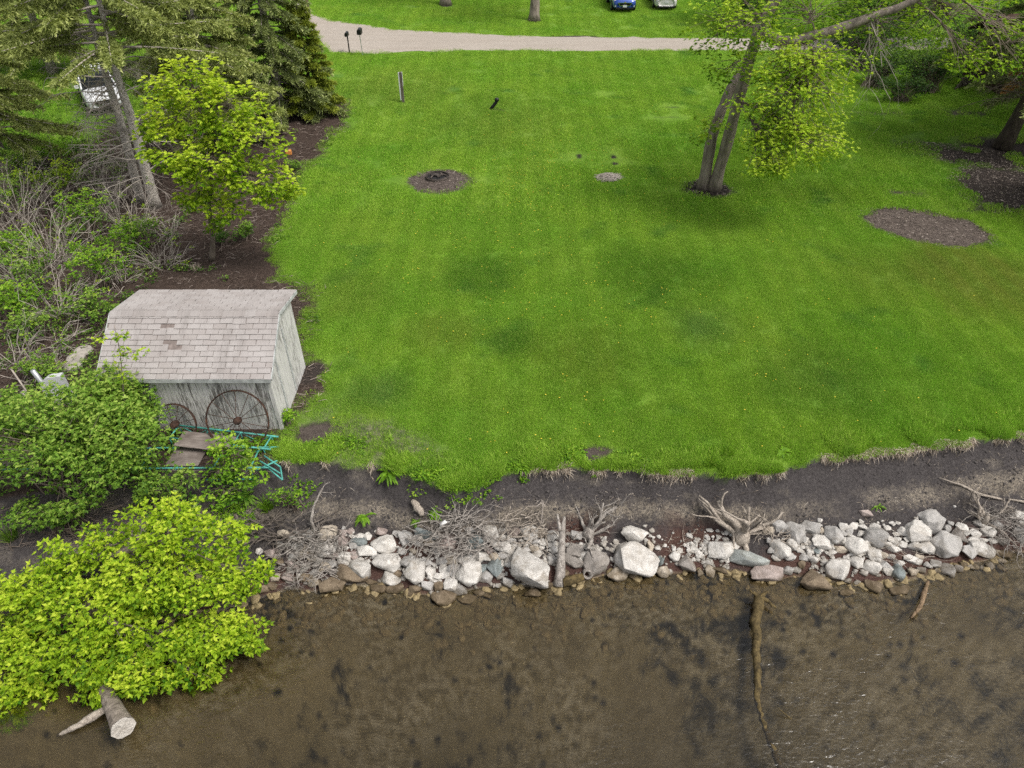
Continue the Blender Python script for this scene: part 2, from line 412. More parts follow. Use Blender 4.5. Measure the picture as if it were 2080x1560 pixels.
def ground_mat():
    n = NT('ground_surface'); p = n.pos()
    fine = n.noise(p, 28, 5, .7); midn = n.noise(p, 7, 4, .6); chips = n.noise(n.pos(1, 2.2, 1, rot=.5), 22, 3, .7, 1.5)
    def sharp(a, w=.25):
        f = n.math('ADD', n.attr(a), n.math('MULTIPLY', n.math('SUBTRACT', fine, .5), .7))
        return n.ramp(f, [(.5 - w, 0.0), (.5 + w, 1.0)])
    g = n.mix(.62, lawn_colour(n), (.045, .085, .014))
    lit = n.ramp(chips, [(.3, (.020, .014, .011)), (.5, (.062, .043, .034)), (.64, (.115, .085, .070)), (.8, (.26, .215, .185))])
    lit = n.mix(n.ramp(midn, [(.45, 0.0), (.75, .8)]), lit, (.030, .021, .018))
    c = n.mix(sharp('litter'), g, lit)
    wd = n.mix(n.ramp(midn, [(.42, 0.0), (.62, 1.0)]), (.055, .050, .042), (.19, .155, .125))
    c = n.mix(n.math('MULTIPLY', sharp('weeds'), .75), c, wd)
    mpale = n.ramp(chips, [(.3, (.055, .043, .037)), (.52, (.135, .108, .092)), (.75, (.27, .225, .195))])
    mdark = n.ramp(chips, [(.3, (.010, .008, .008)), (.6, (.036, .029, .026)), (.85, (.10, .08, .07))])
    edge = n.ramp(n.math('ADD', n.attr('mulch'), n.math('MULTIPLY', n.math('SUBTRACT', midn, .5), .8)), [(.55, 1.0), (1.0, 0.0)])
    mu = n.mix(n.math('MAXIMUM', n.attr('dark'), n.math('MULTIPLY', edge, .7)), mpale, mdark)
    mu = n.mix(n.ramp(n.noise(p, 2.3, 4, .65), [(.5, 0.0), (.72, .6)]), mu, (.045, .036, .031))
    c = n.mix(sharp('mulch', .2), c, mu)
    sp = n.noise(n.pos(1, 1, 2.5), .9, 5, .6, .15)
    sm = n.ramp(n.noise(p, 16, 6, .75), [(.3, (.034, .030, .030)), (.5, (.064, .057, .056)), (.75, (.115, .103, .099))])
    so = n.mix(n.math('MULTIPLY', n.ramp(sp, [(.58, 0.0), (.70, .9)]), n.ramp(fine, [(.38, .1), (.6, 1.0)])), sm, (.19, .165, .135))
    sn = n.noise(n.pos(1, 1, 1), 3.3, 4, .6)
    so = n.mix(n.ramp(sn, [(.58, 0.0), (.75, .5)]), so, (.080, .072, .068))
    ub = n.attr('u')
    band = n.math('MULTIPLY', n.ramp(n.math('ADD', ub, n.math('MULTIPLY', n.math('SUBTRACT', midn, .5), .22)), [(.56, 0.0), (.64, 1.0), (.70, 1.0), (.80, 0.0)]), n.ramp(n.noise(n.pos(1, 1, 1), .55, 3), [(.36, 0.0), (.50, 1.0)]))
    so = n.mix(n.math('MULTIPLY', band, n.ramp(n.noise(p, 18, 4, .7), [(.38, .0), (.58, 1.0)])), so, n.ramp(chips, [(.3, (.13, .11, .085)), (.7, (.36, .31, .245))]))
    c = n.mix(n.attr('soil'), c, so)
    wk = n.ramp(chips, [(.3, (.030, .014, .012)), (.55, (.090, .050, .040)), (.75, (.20, .14, .115))])
    c = n.mix(sharp('wrack'), c, wk)
    b1 = n.noise(p, .55, 4, .6, .6); b2 = n.noise(p, 2.6, 3, .55, .3)
    sand = n.mix(n.ramp(b1, [(.35, 0.0), (.7, 1.0)]), (.215, .172, .095), (.33, .265, .140))
    ripple_glint = n.noise(n.pos(1.0, 2.0, 1, rot=-.5), 4.6, 3, .55, .8)  # bright and dark of the surface ripples, painted into the bed colour
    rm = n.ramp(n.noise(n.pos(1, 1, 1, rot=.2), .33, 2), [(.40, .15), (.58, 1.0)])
    sand = n.mix(n.math('MULTIPLY', n.ramp(ripple_glint, [(.49, 0.0), (.57, .85)]), rm), sand, (.47, .41, .30))
    sand = n.mix(n.math('MULTIPLY', n.ramp(ripple_glint, [(.36, .75), (.45, 0.0)]), rm), sand, (.075, .062, .034))
    sand = n.mix(n.ramp(n.noise(p, 11, 5, .7), [(.4, 0.0), (.85, .4)]), sand, (.06, .048, .024))
    vor = n.n('ShaderNodeTexVoronoi'); vor.inputs['Scale'].default_value = 3.4; vor.inputs['Randomness'].default_value = 1
    warp = n.mix(.22, p, n.n('ShaderNodeTexNoise', i_Scale=4.0, i_Detail=4.0).outputs['Color'])
    n.l(warp, vor.inputs['Vector'])
    spot = n.ramp(n.math('ADD', vor.outputs['Distance'], n.math('MULTIPLY', n.math('SUBTRACT', b2, .5), .55)), [(.12, 1.0), (.26, 0.0)])
    dens = n.ramp(b1, [(.42, .0), (.54, 1.0)])
    sand = n.mix(n.math('MULTIPLY', spot, n.math('MULTIPLY', dens, .93)), sand, (.014, .014, .016))
    weed = n.ramp(n.math('ADD', n.noise(n.pos(1, 1, 1, rot=.4), 1.9, 6, .75, .5), n.math('MULTIPLY', n.math('SUBTRACT', n.noise(p, .3, 2), .5), .9)), [(.57, 0.0), (.68, .9)])
    sand = n.mix(weed, sand, (.020, .020, .019))
    depth_dark = n.ramp(n.math('ADD', n.math('MULTIPLY', ub, -.35), n.math('MULTIPLY', n.math('SUBTRACT', b1, .5), .9)), [(.35, 0.0), (.85, .65)])  # darkening with water depth, painted into the bed colour away from shore
    sand = n.mix(depth_dark, sand, (.060, .050, .026))
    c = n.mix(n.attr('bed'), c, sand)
    h = n.math('ADD', fine, n.math('MULTIPLY', chips, .8))
    return n.pbr(c, .92, n.bump(h, .8, .04), spec=.12)
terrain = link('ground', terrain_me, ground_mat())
tag(terrain, kind='structure')

# gravel road, a sheet just above the ground
def road():
    P = [(p[0], p[1]) for p in ROADP]
    bm = bmesh.new()
    vs_ = [bm.verts.new((a, b, 0)) for a, b in P]
    f = bm.faces.new(vs_)
    bmesh.ops.triangulate(bm, faces=[f])
    for _ in range(5):
        ed = [e for e in bm.edges if e.calc_length() > 1.0]
        if not ed: break
        bmesh.ops.subdivide_edges(bm, edges=ed, cuts=1)
        bmesh.ops.triangulate(bm, faces=bm.faces[:])
    bmesh.ops.recalc_face_normals(bm, faces=bm.faces[:])
    if sum(f.normal.z for f in bm.faces) < 0: bmesh.ops.reverse_faces(bm, faces=bm.faces[:])
    bnd = set(v for e in bm.edges if e.is_boundary for v in e.verts)
    co = np.array([v.co[:] for v in bm.verts])
    zz = ground_z(co[:, 0], co[:, 1])
    for i, v in enumerate(bm.verts):
        j = 0
        if v in bnd:
            v.co.x += .25*(vnoise(np.array([co[i,0]*.9]), np.array([co[i,1]*.9]), 51)[0] - .5); v.co.y += .6*(vnoise(np.array([co[i,0]*1.3]), np.array([co[i,1]]), 52)[0] - .5)
        v.co.z = zz[i] + (.035 if v not in bnd else .006)
    me = bpy.data.meshes.new('gravel_road'); bm.to_mesh(me); bm.free()
    n = NT('gravel'); p = n.pos(1, 1, 1)
    f1 = n.noise(p, 25, 5, .7); f2 = n.noise(n.pos(.25, 1.6, 1), 1.0, 4, .6)
    c = n.ramp(f1, [(.3, (.27, .235, .20)), (.7, (.44, .39, .335))])
    c = n.mix(n.ramp(f2, [(.42, 0.0), (.75, .6)]), c, (.29, .245, .20))
    o = link('gravel_road', me, n.pbr(c, .95, n.bump(f1, .5, .03)))
    tag(o, kind='structure')
road()

# lake water: tinted clear sheet with ripples; what lies under it shows through
def water():
    n = NT('lake_water')
    w1 = n.noise(n.pos(1.0, 1.7, 1, rot=-.5), 4.2, 2, .5, .35)
    w2 = n.noise(n.pos(1, 1.7, 1, rot=-.75), 10, 2, .5, .3)
    amp = n.ramp(n.noise(n.pos(1, 1, 1, rot=.3), .35, 2), [(.40, .10), (.62, 1.0)])
    h = n.math('MULTIPLY', n.math('ADD', w1, n.math('MULTIPLY', w2, .45)), amp)
    nb = n.bump(h, 1.0, .026)
    fr = n.n('ShaderNodeFresnel'); fr.inputs['IOR'].default_value = 1.5; n.l(nb, fr.inputs['Normal'])
    gl = n.n('ShaderNodeBsdfGlossy'); gl.inputs['Roughness'].default_value = .20; n.l(nb, gl.inputs['Normal'])
    tr = n.n('ShaderNodeBsdfTransparent'); tr.inputs[0].default_value = (.90, .87, .79, 1)
    rf = n.n('ShaderNodeBsdfRefraction'); rf.inputs['IOR'].default_value = 1.33; rf.inputs['Roughness'].default_value = 0.0; rf.inputs[0].default_value = (.90, .87, .79, 1); n.l(nb, rf.inputs['Normal'])
    m0 = n.n('ShaderNodeMixShader'); m0.inputs[0].default_value = .5
    n.l(tr.outputs[0], m0.inputs[1]); n.l(rf.outputs[0], m0.inputs[2])
    m1 = n.n('ShaderNodeMixShader')
    n.l(fr.outputs[0], m1.inputs[0]); n.l(m0.outputs[0], m1.inputs[1]); n.l(gl.outputs[0], m1.inputs[2])
    n.l(m1.outputs[0], n.out.inputs[0])
    me = bpy.data.meshes.new('lake_water')
    me.from_pydata([(-600, -400, WATER_Z), (600, -400, WATER_Z), (600, 13.2, WATER_Z), (-600, 13.2, WATER_Z)], [], [(0, 1, 2, 3)]); me.update()
    tag(link('lake_water', me, n.m), kind='structure')
water()

# ---------------------------------------------------------------- grass (nobody could count it)
def blade_patch(name, r, nb, hmin, hmax, width, mat, seed, lean=.6):
    g = np.random.default_rng(seed)
    a = g.uniform(0, 2*math.pi, nb); q = r*np.sqrt(g.uniform(0, 1, nb))
    b = np.stack([q*np.cos(a), q*np.sin(a), np.full(nb, -.01)], 1)
    h = g.uniform(hmin, hmax, nb)
    t = g.uniform(0, 2*math.pi, nb); l = g.uniform(.1, lean, nb)*h
    tip = b + np.stack([l*np.cos(t), l*np.sin(t), h], 1)
    s = g.uniform(0, 2*math.pi, nb); w = width*g.uniform(.6, 1.4, nb)
    side = np.stack([np.cos(s)*w, np.sin(s)*w, np.zeros(nb)], 1)/2
    V = np.stack([b - side, b + side, tip], 1).reshape(-1, 3)
    tint = np.repeat(g.uniform(0, 1, nb), 3)
    me = np_mesh(name, V, np.arange(nb*3).reshape(-1, 3), tint)
    me.materials.append(mat)
    return bpy.data.objects.new(name, me)

def grass_mat(name, dry=0.0):
    n = NT(name)
    t = n.attr('tint')
    c = lawn_colour(n)
    c = n.mix(n.ramp(t, [(0.0, .45), (.5, 0.0)]), c, (.045, .120, .010))
    c = n.mix(n.ramp(t, [(.62, 0.0), (1.0, .75)]), c, (.52, .62, .15))
    if dry: c = n.mix(dry, c, (.36, .29, .20))
    d = n.n('ShaderNodeBsdfDiffuse'); tr = n.n('ShaderNodeBsdfTranslucent')
    n.l(c, d.inputs[0]); n.l(c, tr.inputs[0])
    mx = n.n('ShaderNodeMixShader'); mx.inputs[0].default_value = .3
    n.l(d.outputs[0], mx.inputs[1]); n.l(tr.outputs[0], mx.inputs[2]); n.l(mx.outputs[0], n.out.inputs[0])
    return n.m

def scatter(name, label, pts, scale, rot, pick, objs):
    col = bpy.data.collections.new(name + '_source')
    for o in objs: col.objects.link(o)
    me = bpy.data.meshes.new(name)
    me.vertices.add(len(pts)); me.vertices.foreach_set('co', np.asarray(pts, np.float32).ravel())
    for nm, arr, ty in (('sc', scale, 'FLOAT'), ('rz', rot, 'FLOAT'), ('pk', pick, 'INT')):
        a = me.attributes.new(nm, ty, 'POINT'); a.data.foreach_set('value', np.asarray(arr, np.int32 if ty == 'INT' else np.float32))
    o = link(name, me)
    ng = bpy.data.node_groups.new(name, 'GeometryNodeTree')
    ng.interface.new_socket('Geometry', in_out='INPUT', socket_type='NodeSocketGeometry')
    ng.interface.new_socket('Geometry', in_out='OUTPUT', socket_type='NodeSocketGeometry')
    N = ng.nodes; Lk = ng.links
    gi = N.new('NodeGroupInput'); go = N.new('NodeGroupOutput')
    ip = N.new('GeometryNodeInstanceOnPoints'); ci = N.new('GeometryNodeCollectionInfo')
    ci.inputs['Collection'].default_value = col; ci.inputs['Separate Children'].default_value = True; ci.inputs['Reset Children'].default_value = True
    ip.inputs['Pick Instance'].default_value = True
    def na(nm, ty):
        a = N.new('GeometryNodeInputNamedAttribute'); a.data_type = ty; a.inputs['Name'].default_value = nm; return a.outputs['Attribute']
    cx = N.new('ShaderNodeCombineXYZ'); Lk.new(na('rz', 'FLOAT'), cx.inputs[2])
    Lk.new(gi.outputs[0], ip.inputs['Points']); Lk.new(ci.outputs[0], ip.inputs['Instance'])
    Lk.new(na('pk', 'INT'), ip.inputs['Instance Index']); Lk.new(cx.outputs[0], ip.inputs['Rotation']); Lk.new(na('sc', 'FLOAT'), ip.inputs['Scale'])
    Lk.new(ip.outputs[0], go.inputs[0])
    md = o.modifiers.new('scatter', 'NODES'); md.node_group = ng
    return tag(o, label, 'grass', kind='stuff')

GRASS = grass_mat('lawn_grass')
def lawn_grass():
    g = np.random.default_rng(3)
    objs = [blade_patch('grass_patch', .26, 300, .025, .075, .011, GRASS, 100+i) for i in range(4)]
    objs += [blade_patch('grass_patch', .42, 340, .03, .09, .018, GRASS, 110+i) for i in range(3)]
    objs += [blade_patch('grass_patch', .16, 70, .09, .24, .016, GRASS, 120+i, .9) for i in range(3)]
    P = []; S = []; K = []
    n = 26000                                           # near lawn
    x = g.uniform(-15, 25, n); y = g.uniform(11, 26.5, n)
    k = (np.abs(x) < 3 + y*.78); P.append((x[k], y[k])); S.append(g.uniform(.8, 1.2, k.sum())); K.append(g.integers(0, 4, k.sum()))
    n = 26000                                           # farther lawn
    x = g.uniform(-42, 50, n); y = 26 + 44*g.uniform(0, 1, n)**1.25
    k = (np.abs(x) < 4 + y*.78); P.append((x[k], y[k])); S.append(g.uniform(.85, 1.5, k.sum())); K.append(g.integers(4, 7, k.sum()))
    x = np.concatenate([p[0] for p in P]); y = np.concatenate([p[1] for p in P]); S = np.concatenate(S); K = np.concatenate(K)
    # longer tufts along the bank edge and the bed edges
    n = 9000
    xe = g.uniform(-7.5, 16, n); ye = edge_y(xe) + np.abs(g.normal(.08, .28, n)) + .02
    keep = vnoise(xe*1.4, ye*1.4, 71) > .46
    x = np.concatenate([x, xe[keep]]); y = np.concatenate([y, ye[keep]]); S = np.concatenate([S, g.uniform(.4, 1.0, keep.sum())]); K = np.concatenate([K, g.integers(7, 10, keep.sum())])
    z = zones(x, y, .17)
    bad = np.maximum.reduce([z['litter'], z['mulch'], z['road'], z['weeds']*.8])
    keep = (z['u'] > 1.0 + .012*S) & (g.uniform(.06, .92, len(x)) > bad)
    x, y, S, K = x[keep], y[keep], S[keep], K[keep]
    scatter('lawn_grass', 'short mown green grass covering the lawn', np.stack([x, y, ground_z(x, y)], 1), S, g.uniform(0, 6.28, len(x)), K, objs)
lawn_grass()

# ---------------------------------------------------------------- growing things: shared builders
def leaves_mesh(name, pos, axis, size, g, tint, width=.5, fold=.25, up=.65):
    """one folded rhombus per leaf; pos = leaf base, axis = direction it points"""
    n = len(pos)
    ax = unit(axis)
    nr = unit(np.stack([np.zeros(n), np.zeros(n), np.full(n, up)], 1) + g.normal(0, .45, (n, 3)))
    sd = unit(np.cross(ax, nr)); nr = np.cross(sd, ax)
    L = size[:, None]
    b = pos; tip = pos + ax*L
    mid = pos + ax*L*.42
    l = mid + sd*L*width*.5 + nr*L*fold*.35
    r = mid - sd*L*width*.5 + nr*L*fold*.35
    V = np.stack([b, l, tip, r], 1).reshape(-1, 3)
    i = np.arange(n)*4
    F = np.concatenate([np.stack([i, i+2, i+1], 1), np.stack([i, i+3, i+2], 1)])
    return np_mesh(name, V, F, np.repeat(tint, 4))

def sprays(centres, g, per, rad, size, leaflets=3, droop=.25, tintc=None, squash=.7, out=None):
    """leaf positions around cluster centres: each spray is a fan of leaflets"""
    C = np.repeat(centres, per, 0); n = len(C)
    off = g.normal(0, 1, (n, 3)); off = unit(off)*(g.uniform(.15, 1, n)**.6)[:, None]*rad
    off[:, 2] *= squash
    p = C + off
    d = unit(off + g.normal(0, .35*rad, (n, 3)))
    if out is not None: d = unit(d + .5*np.repeat(out, per, 0))
    d[:, 2] = d[:, 2]*.5 - droop
    d = unit(d)
    side = unit(np.cross(d, np.array([0, 0, 1.0]) + g.normal(0, .25, (n, 3))))
    angs = np.linspace(-1, 1, leaflets)*(.95 if leaflets > 1 else 0)
    P = []; A = []; S = []; T = []
    base_t = (np.repeat(tintc, per) if tintc is not None else np.full(n, .5)) + .36*(off[:, 2]/(rad*squash + 1e-6))  # low leaves tinted darker: shade inside the clump put into the colour
    for a in angs:
        P.append(p); A.append(d*math.cos(a) + side*math.sin(a)); S.append(size*g.uniform(.55, 1.35, n)*(1 - .2*abs(a)))
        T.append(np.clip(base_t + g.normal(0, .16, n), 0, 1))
    return np.concatenate(P), np.concatenate(A), np.concatenate(S), np.concatenate(T)

def bezier(a, b, c, n):
    t = np.linspace(0, 1, n)[:, None]
    return (1-t)**2*np.array(a) + 2*(1-t)*t*np.array(b) + t**2*np.array(c)

def grow(mb, p, d, L, r, depth, g, n=6, wig=.22, grav=0.0, kids=3, spread=.8, shrink=.62, k=4, tips=None, taper=.35):
    p = np.array(p, float); d = unit(np.array(d, float))
    P = [p.copy()]; st = L/n
    for i in range(n):
        d = unit(d + g.normal(0, wig, 3) + np.array([0, 0, -grav]))
        p = p + d*st; P.append(p.copy())
    P = np.array(P)
    mb.tube(P, np.linspace(r, r*taper, n+1), k, cap=(k > 4))
    if tips is not None and depth == 0: tips.append(P[-1]); tips.append(P[len(P)//2])
    if depth > 0:
        for j in range(kids):
            i = int(g.integers(max(1, n//4), n+1))
            dd = unit(unit(P[i] - P[i-1]) + g.normal(0, spread, 3))
            grow(mb, P[i], dd, L*shrink*g.uniform(.6, 1.15), r*shrink*(1 - .5*i/n), depth-1, g, max(3, n-1), wig, grav, kids, spread, shrink, max(3, k-1), tips, taper)
    return P

def broadleaf(name, label, cat, trunks, envs, leaf, per, crad, bark, lmat, seed, group=None, leaflets=3, droop=.25, twig_r=.012, width=.5, shell=2.4, twig_mat=None, arch=.12, limb_k=1.0):
    """trunks: [(points, r0, r1)], envs: [(centre, radii, clusters, tint)]"""
    g = np.random.default_rng(seed)
    base = np.array(trunks[0][0][0], float)
    t = thing(name, label, cat, tuple(base), group)
    mb = MB(); anchors = []
    for pts, r0, r1 in trunks:
        P = np.array(pts, float) - base
        # resample smoothly with slight crookedness
        s = np.linspace(0, len(P)-1, 4*(len(P)-1)+1)
        Q = np.stack([np.interp(s, np.arange(len(P)), P[:, i]) for i in range(3)], 1)
        Q[1:-1] = .25*Q[:-2] + .5*Q[1:-1] + .25*Q[2:]
        Q[1:] += g.normal(0, .12*r1, Q[1:].shape)
        R = np.interp(s, [0, .2, .55, len(P)-1], [r0*1.42, r0*1.12, r0, r1] if abs(P[0, 2]) < .5 else [r0*.9, r0, r0, r1])
        R = R*(1 + .06*g.normal(0, 1, len(R)))
        mb.tube(Q, R, 10)
        anchors.append(Q[len(Q)//4:])
    mb.build('trunk', bark, t, smooth=True)
    A = np.concatenate(anchors)
    tw = MB(); C = []; TC = []; O = []
    for c, rad, nc, tint in envs:
        c = np.array(c, float) - base; rad = np.array(rad, float)
        i = np.argmin(((A - c)**2).sum(1) + 6*np.clip(A[:, 2] - c[2], 0, 9)**2*.2)
        a = A[i]
        midp = (a + c)/2 + np.array([0, 0, arch*np.linalg.norm(c - a)])
        limb = bezier(a, midp, c, 8)
        if np.linalg.norm(c - a) > .3: tw.tube(limb, np.linspace(limb_k*max(twig_r*2.2, .012*np.linalg.norm(c - a) + .01), twig_r*1.5, 8), 5)
        u = unit(g.normal(0, 1, (nc, 3)))*(g.uniform(.08, 1, nc)**(1/shell))[:, None]
        u *= (1 + .22*(vnoise(u[:, 0]*3 + seed, u[:, 1]*3 + u[:, 2]*2, seed) - .5))[:, None]
        cc = c + u*rad
        # twigs: from the limb outwards
        for q in cc:
            jj = int(g.integers(3, 8)); s = limb[jj]
            m = (s + q)/2 + g.normal(0, .08, 3)*np.linalg.norm(q - s) + np.array([0, 0, arch])*np.linalg.norm(q - s)
            tw.tube(bezier(s, m, q, 4), np.linspace(twig_r, twig_r*.3, 4), 3, cap=False)
        C.append(cc); TC.append(np.full(nc, tint) + .28*u[:, 2] + g.normal(0, .17, nc)); O.append(u)  # crown shading in the tint: upper clusters lighter, lower darker
    tw.build('branches', twig_mat or bark, t)
    C = np.concatenate(C); TC = np.concatenate(TC); O = np.concatenate(O)
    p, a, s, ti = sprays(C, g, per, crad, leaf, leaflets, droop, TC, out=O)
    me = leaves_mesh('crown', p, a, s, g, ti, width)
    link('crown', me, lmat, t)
    return t

def spruce(name, label, trunks, H, R, z0, seed, bark, nmat, nb=70, group=None, dead=(0, 0, 0), dead_mat=None, tw_len=.42, dens=1.0, droop=.35, power=.85, zmax=None):
    """trunks: [(points, r0, r1)]; live boughs from z0 to H on the first trunk"""
    g = np.random.default_rng(seed)
    base = np.array(trunks[0][0][0], float)
    t = thing(name, label, 'tree', tuple(base), group)
    mb = MB(); paths = []
    for pts, r0, r1 in trunks:
        P = np.array(pts, float) - base
        s = np.linspace(0, len(P)-1, 5*(len(P)-1)+1)
        Q = np.stack([np.interp(s, np.arange(len(P)), P[:, i]) for i in range(3)], 1)
        Q[1:-1] = .25*Q[:-2] + .5*Q[1:-1] + .25*Q[2:]
        mb.tube(Q, np.interp(s, [0, .15, len(P)-1], [r0*1.35, r0, r1]), 9); paths.append(Q)
    mb.build('trunk', bark, t, smooth=True)
    def at(Q, z):
        return np.array([np.interp(z, Q[:, 2], Q[:, 0]), np.interp(z, Q[:, 2], Q[:, 1]), z])
    br = MB(); NV = []; ND = []; NS = []; NT_ = []
    gold = 2.399
    for i in range(nb):
        Q = paths[i % len(paths)]
        f = (i + g.uniform(0, .8))/nb
        z = z0 + (H - z0)*f**1.15*.97
        if zmax and z > zmax and i % 2: continue
        rel = (z - z0)/(H - z0)
        L = R*(1 - rel)**power*g.uniform(.72, 1.1) + .25
        a = i*gold + g.normal(0, .25)
        o = np.array([math.cos(a), math.sin(a), 0])
        p0 = at(Q, min(z, Q[-1, 2]))
        n = 9; tt = np.linspace(0, 1, n)
        dr = droop*g.uniform(.7, 1.3)
        B = p0 + o*(tt*L)[:, None] + np.array([0, 0, 1.0])*((.10*tt - dr*tt**1.6 + .22*dr*np.clip(tt-.7, 0, 1)**1.0)*L)[:, None]
        br.tube(B, np.linspace(.018 + .008*L, .006, n), 4, cap=False)
        m = int((34 + 34*L)*dens)
        ts = g.uniform(.18, 1.0, m)**.85
        base_p = np.stack([np.interp(ts, tt, B[:, k]) for k in range(3)], 1)
        sgn = g.choice([-1, 1], m)
        perp = np.array([-o[1], o[0], 0])
        tl = tw_len*(1.15 - .55*ts)*g.uniform(.6, 1.3, m)*(.6 + .25*L**.5)
        td = unit(o*.75 + perp*(sgn*g.uniform(.35, 1.3, m))[:, None] + np.array([0, 0, 1.0])*(g.uniform(-.75, .12, m))[:, None])
        q = 10
        tq = np.tile(np.linspace(.04, 1, q), m)
        bp = np.repeat(base_p, q, 0); dd = np.repeat(td, q, 0); ll = np.repeat(tl, q)
        NV.append(bp + dd*(ll*tq)[:, None] + np.array([0, 0, -1.0])*(.22*ll*tq**2)[:, None])
        jj = g.normal(0, .65, (m*q, 3))
        ND.append(unit(dd + jj)); NS.append(g.uniform(.10, .19, m*q))
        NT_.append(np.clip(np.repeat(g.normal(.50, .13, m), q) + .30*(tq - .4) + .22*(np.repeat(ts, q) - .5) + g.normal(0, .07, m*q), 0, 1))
    br.build('branches', bark if dead_mat is None else dead_mat, t)
    V = np.concatenate(NV); D = np.concatenate(ND); S = np.concatenate(NS); T = np.concatenate(NT_)
    n = len(V)
    sd = unit(np.cross(D, g.normal(0, 1, (n, 3))))
    tri = np.stack([V - sd*.026, V + sd*.026, V + D*S[:, None]], 1).reshape(-1, 3)
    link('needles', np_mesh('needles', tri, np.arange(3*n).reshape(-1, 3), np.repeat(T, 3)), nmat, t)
    nd, za, zb = dead
    if nd:
        db = MB()
        for i in range(nd):
            Q = paths[i % len(paths)]
            z = za + (zb - za)*((i + g.uniform(0, 1))/nd)
            a = math.pi + g.normal(0, 1.0) if i % 3 else g.uniform(0, 6.28)
            o = np.array([math.cos(a), math.sin(a), g.uniform(-.12, .1)])
            tips = []
            L = g.uniform(.9, 2.9)
            P = grow(db, at(Q, z), o, L, .035*g.uniform(.6, 1.2), 0, g, 8, .09, .035, 0, k=4, tips=tips)
            for j in range(int(5 + L*3)):
                q = P[int(g.integers(2, 9))]
                grow(db, q, (o[0]*.5 + g.normal(0, .5), o[1]*.5 + g.normal(0, .5), -.5), g.uniform(.3, .9), .009, 1, g, 4, .25, .12, 2, .6, k=3)
        db.build('dead_branches', dead_mat, t)
    return t

def brush(name, label, base, spread, height, stems, mat, seed, group=None, lmat=None, leafn=0, leaf=.06, depth=2, r=.016, cat='shrub', lean=(0, 0), kids=3):
    """bare twiggy shrub, optionally with sparse leaves"""
    g = np.random.default_rng(seed)
    t = thing(name, label, cat, tuple(base), group)
    mb = MB(); tips = []
    for i in range(stems):
        a = g.uniform(0, 6.28); q = g.uniform(0, .35)*spread
        d = (math.cos(a)*g.uniform(.1, 1.0)*spread/height + lean[0], math.sin(a)*g.uniform(.1, 1.0)*spread/height + lean[1], 1.0)
        grow(mb, (math.cos(a)*q, math.sin(a)*q, -.03), d, height*g.uniform(.6, 1.15), r*g.uniform(.6, 1.2), depth, g, 6, .17, .04, kids, .55, .6, 4, tips)
    mb.build('stems', mat, t)
    if lmat is not None and leafn:
        T = np.array(tips); c = T[g.integers(0, len(T), leafn)]
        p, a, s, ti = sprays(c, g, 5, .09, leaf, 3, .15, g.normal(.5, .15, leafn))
        link('leaves', leaves_mesh('leaves', p, a, s, g, ti), lmat, t)
    return t

def shrub(name, label, base, rad, nclus, leaf, per, crad, lmat, smat, seed, group=None, leaflets=3, cat='shrub', zc=None, lobes=6, width=.5, tint=.5):
    """leafy shrub: stems from the ground to lobed leaf clusters"""
    g = np.random.default_rng(seed)
    t = thing(name, label, cat, tuple(base), group)
    rad = np.array(rad, float); c0 = np.array([0, 0, rad[2]*.95 if zc is None else zc])
    C = []; TC = []
    lc = unit(g.normal(0, 1, (lobes, 3)))*np.array([.55, .55, .5]); lc[:, 2] = np.abs(lc[:, 2])*.8
    for k in range(nclus):
        b = lc[k % lobes]
        u = unit(g.normal(0, 1, 3))*g.uniform(.2, 1)**.4*.55
        p = c0 + (b + u)*rad
        if p[2] < .05: p[2] = g.uniform(.05, .3)
        C.append(p); TC.append(tint + .35*u[2] + .15*b[2] + g.normal(0, .1))  # tint rises with height, shading the bush in its leaf colour
    C = np.array(C)
    mb = MB()
    for i in range(0, nclus, max(1, nclus//160)):
        s = np.array([g.normal(0, .18)*rad[0], g.normal(0, .18)*rad[1], -.03]); q = C[i]
        mb.tube(bezier(s, s*.6 + q*.4 + np.array([0, 0, .3*q[2]]), q, 5), np.linspace(.018, .005, 5), 3, cap=False)
    mb.build('stems', smat, t)
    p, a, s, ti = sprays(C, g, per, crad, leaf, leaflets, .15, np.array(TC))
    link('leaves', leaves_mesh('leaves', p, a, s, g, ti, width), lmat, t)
    return t

BARK_GREY = bark_mat('bark_grey', (.12, .098, .080), (.36, .305, .255))
BARK_SPRUCE = bark_mat('bark_spruce', (.26, .225, .195), (.70, .64, .57), 9, 1.6)
BARK_DARK = bark_mat('bark_dark', (.028, .022, .018), (.10, .08, .062))
BARK_YOUNG = bark_mat('bark_young', (.10, .08, .062), (.24, .20, .16))
TWIG_GREY = flat('twig_grey', (.36, .315, .275), .9, var=.35, scale=3)
TWIG_TAN = flat('twig_tan', (.19, .15, .12), .9, var=.4, scale=3)
DRIFT = bark_mat('driftwood_grey', (.13, .11, .095), (.46, .42, .375), 12, .5, .5)
LEAF_LIME = leaf_mat('leaf_lime', (.055, .170, .006), (.37, .54, .024), .45, (.58, .70, .06))
LEAF_YELLOW = leaf_mat('leaf_spring', (.085, .20, .010), (.37, .56, .030), .45, (.56, .70, .07))
LEAF_GREEN = leaf_mat('leaf_green', (.030, .095, .010), (.185, .330, .034), .35, (.36, .48, .09))
LEAF_FRESH = leaf_mat('leaf_fresh', (.035, .120, .008), (.21, .40, .022), .38, (.36, .52, .05))
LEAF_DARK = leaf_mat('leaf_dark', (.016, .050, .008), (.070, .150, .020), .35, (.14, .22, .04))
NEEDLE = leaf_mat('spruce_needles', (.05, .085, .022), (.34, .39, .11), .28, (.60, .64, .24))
NEEDLE_DK = leaf_mat('spruce_needles_dark', (.036, .068, .020), (.25, .30, .10), .28, (.45, .50, .19))
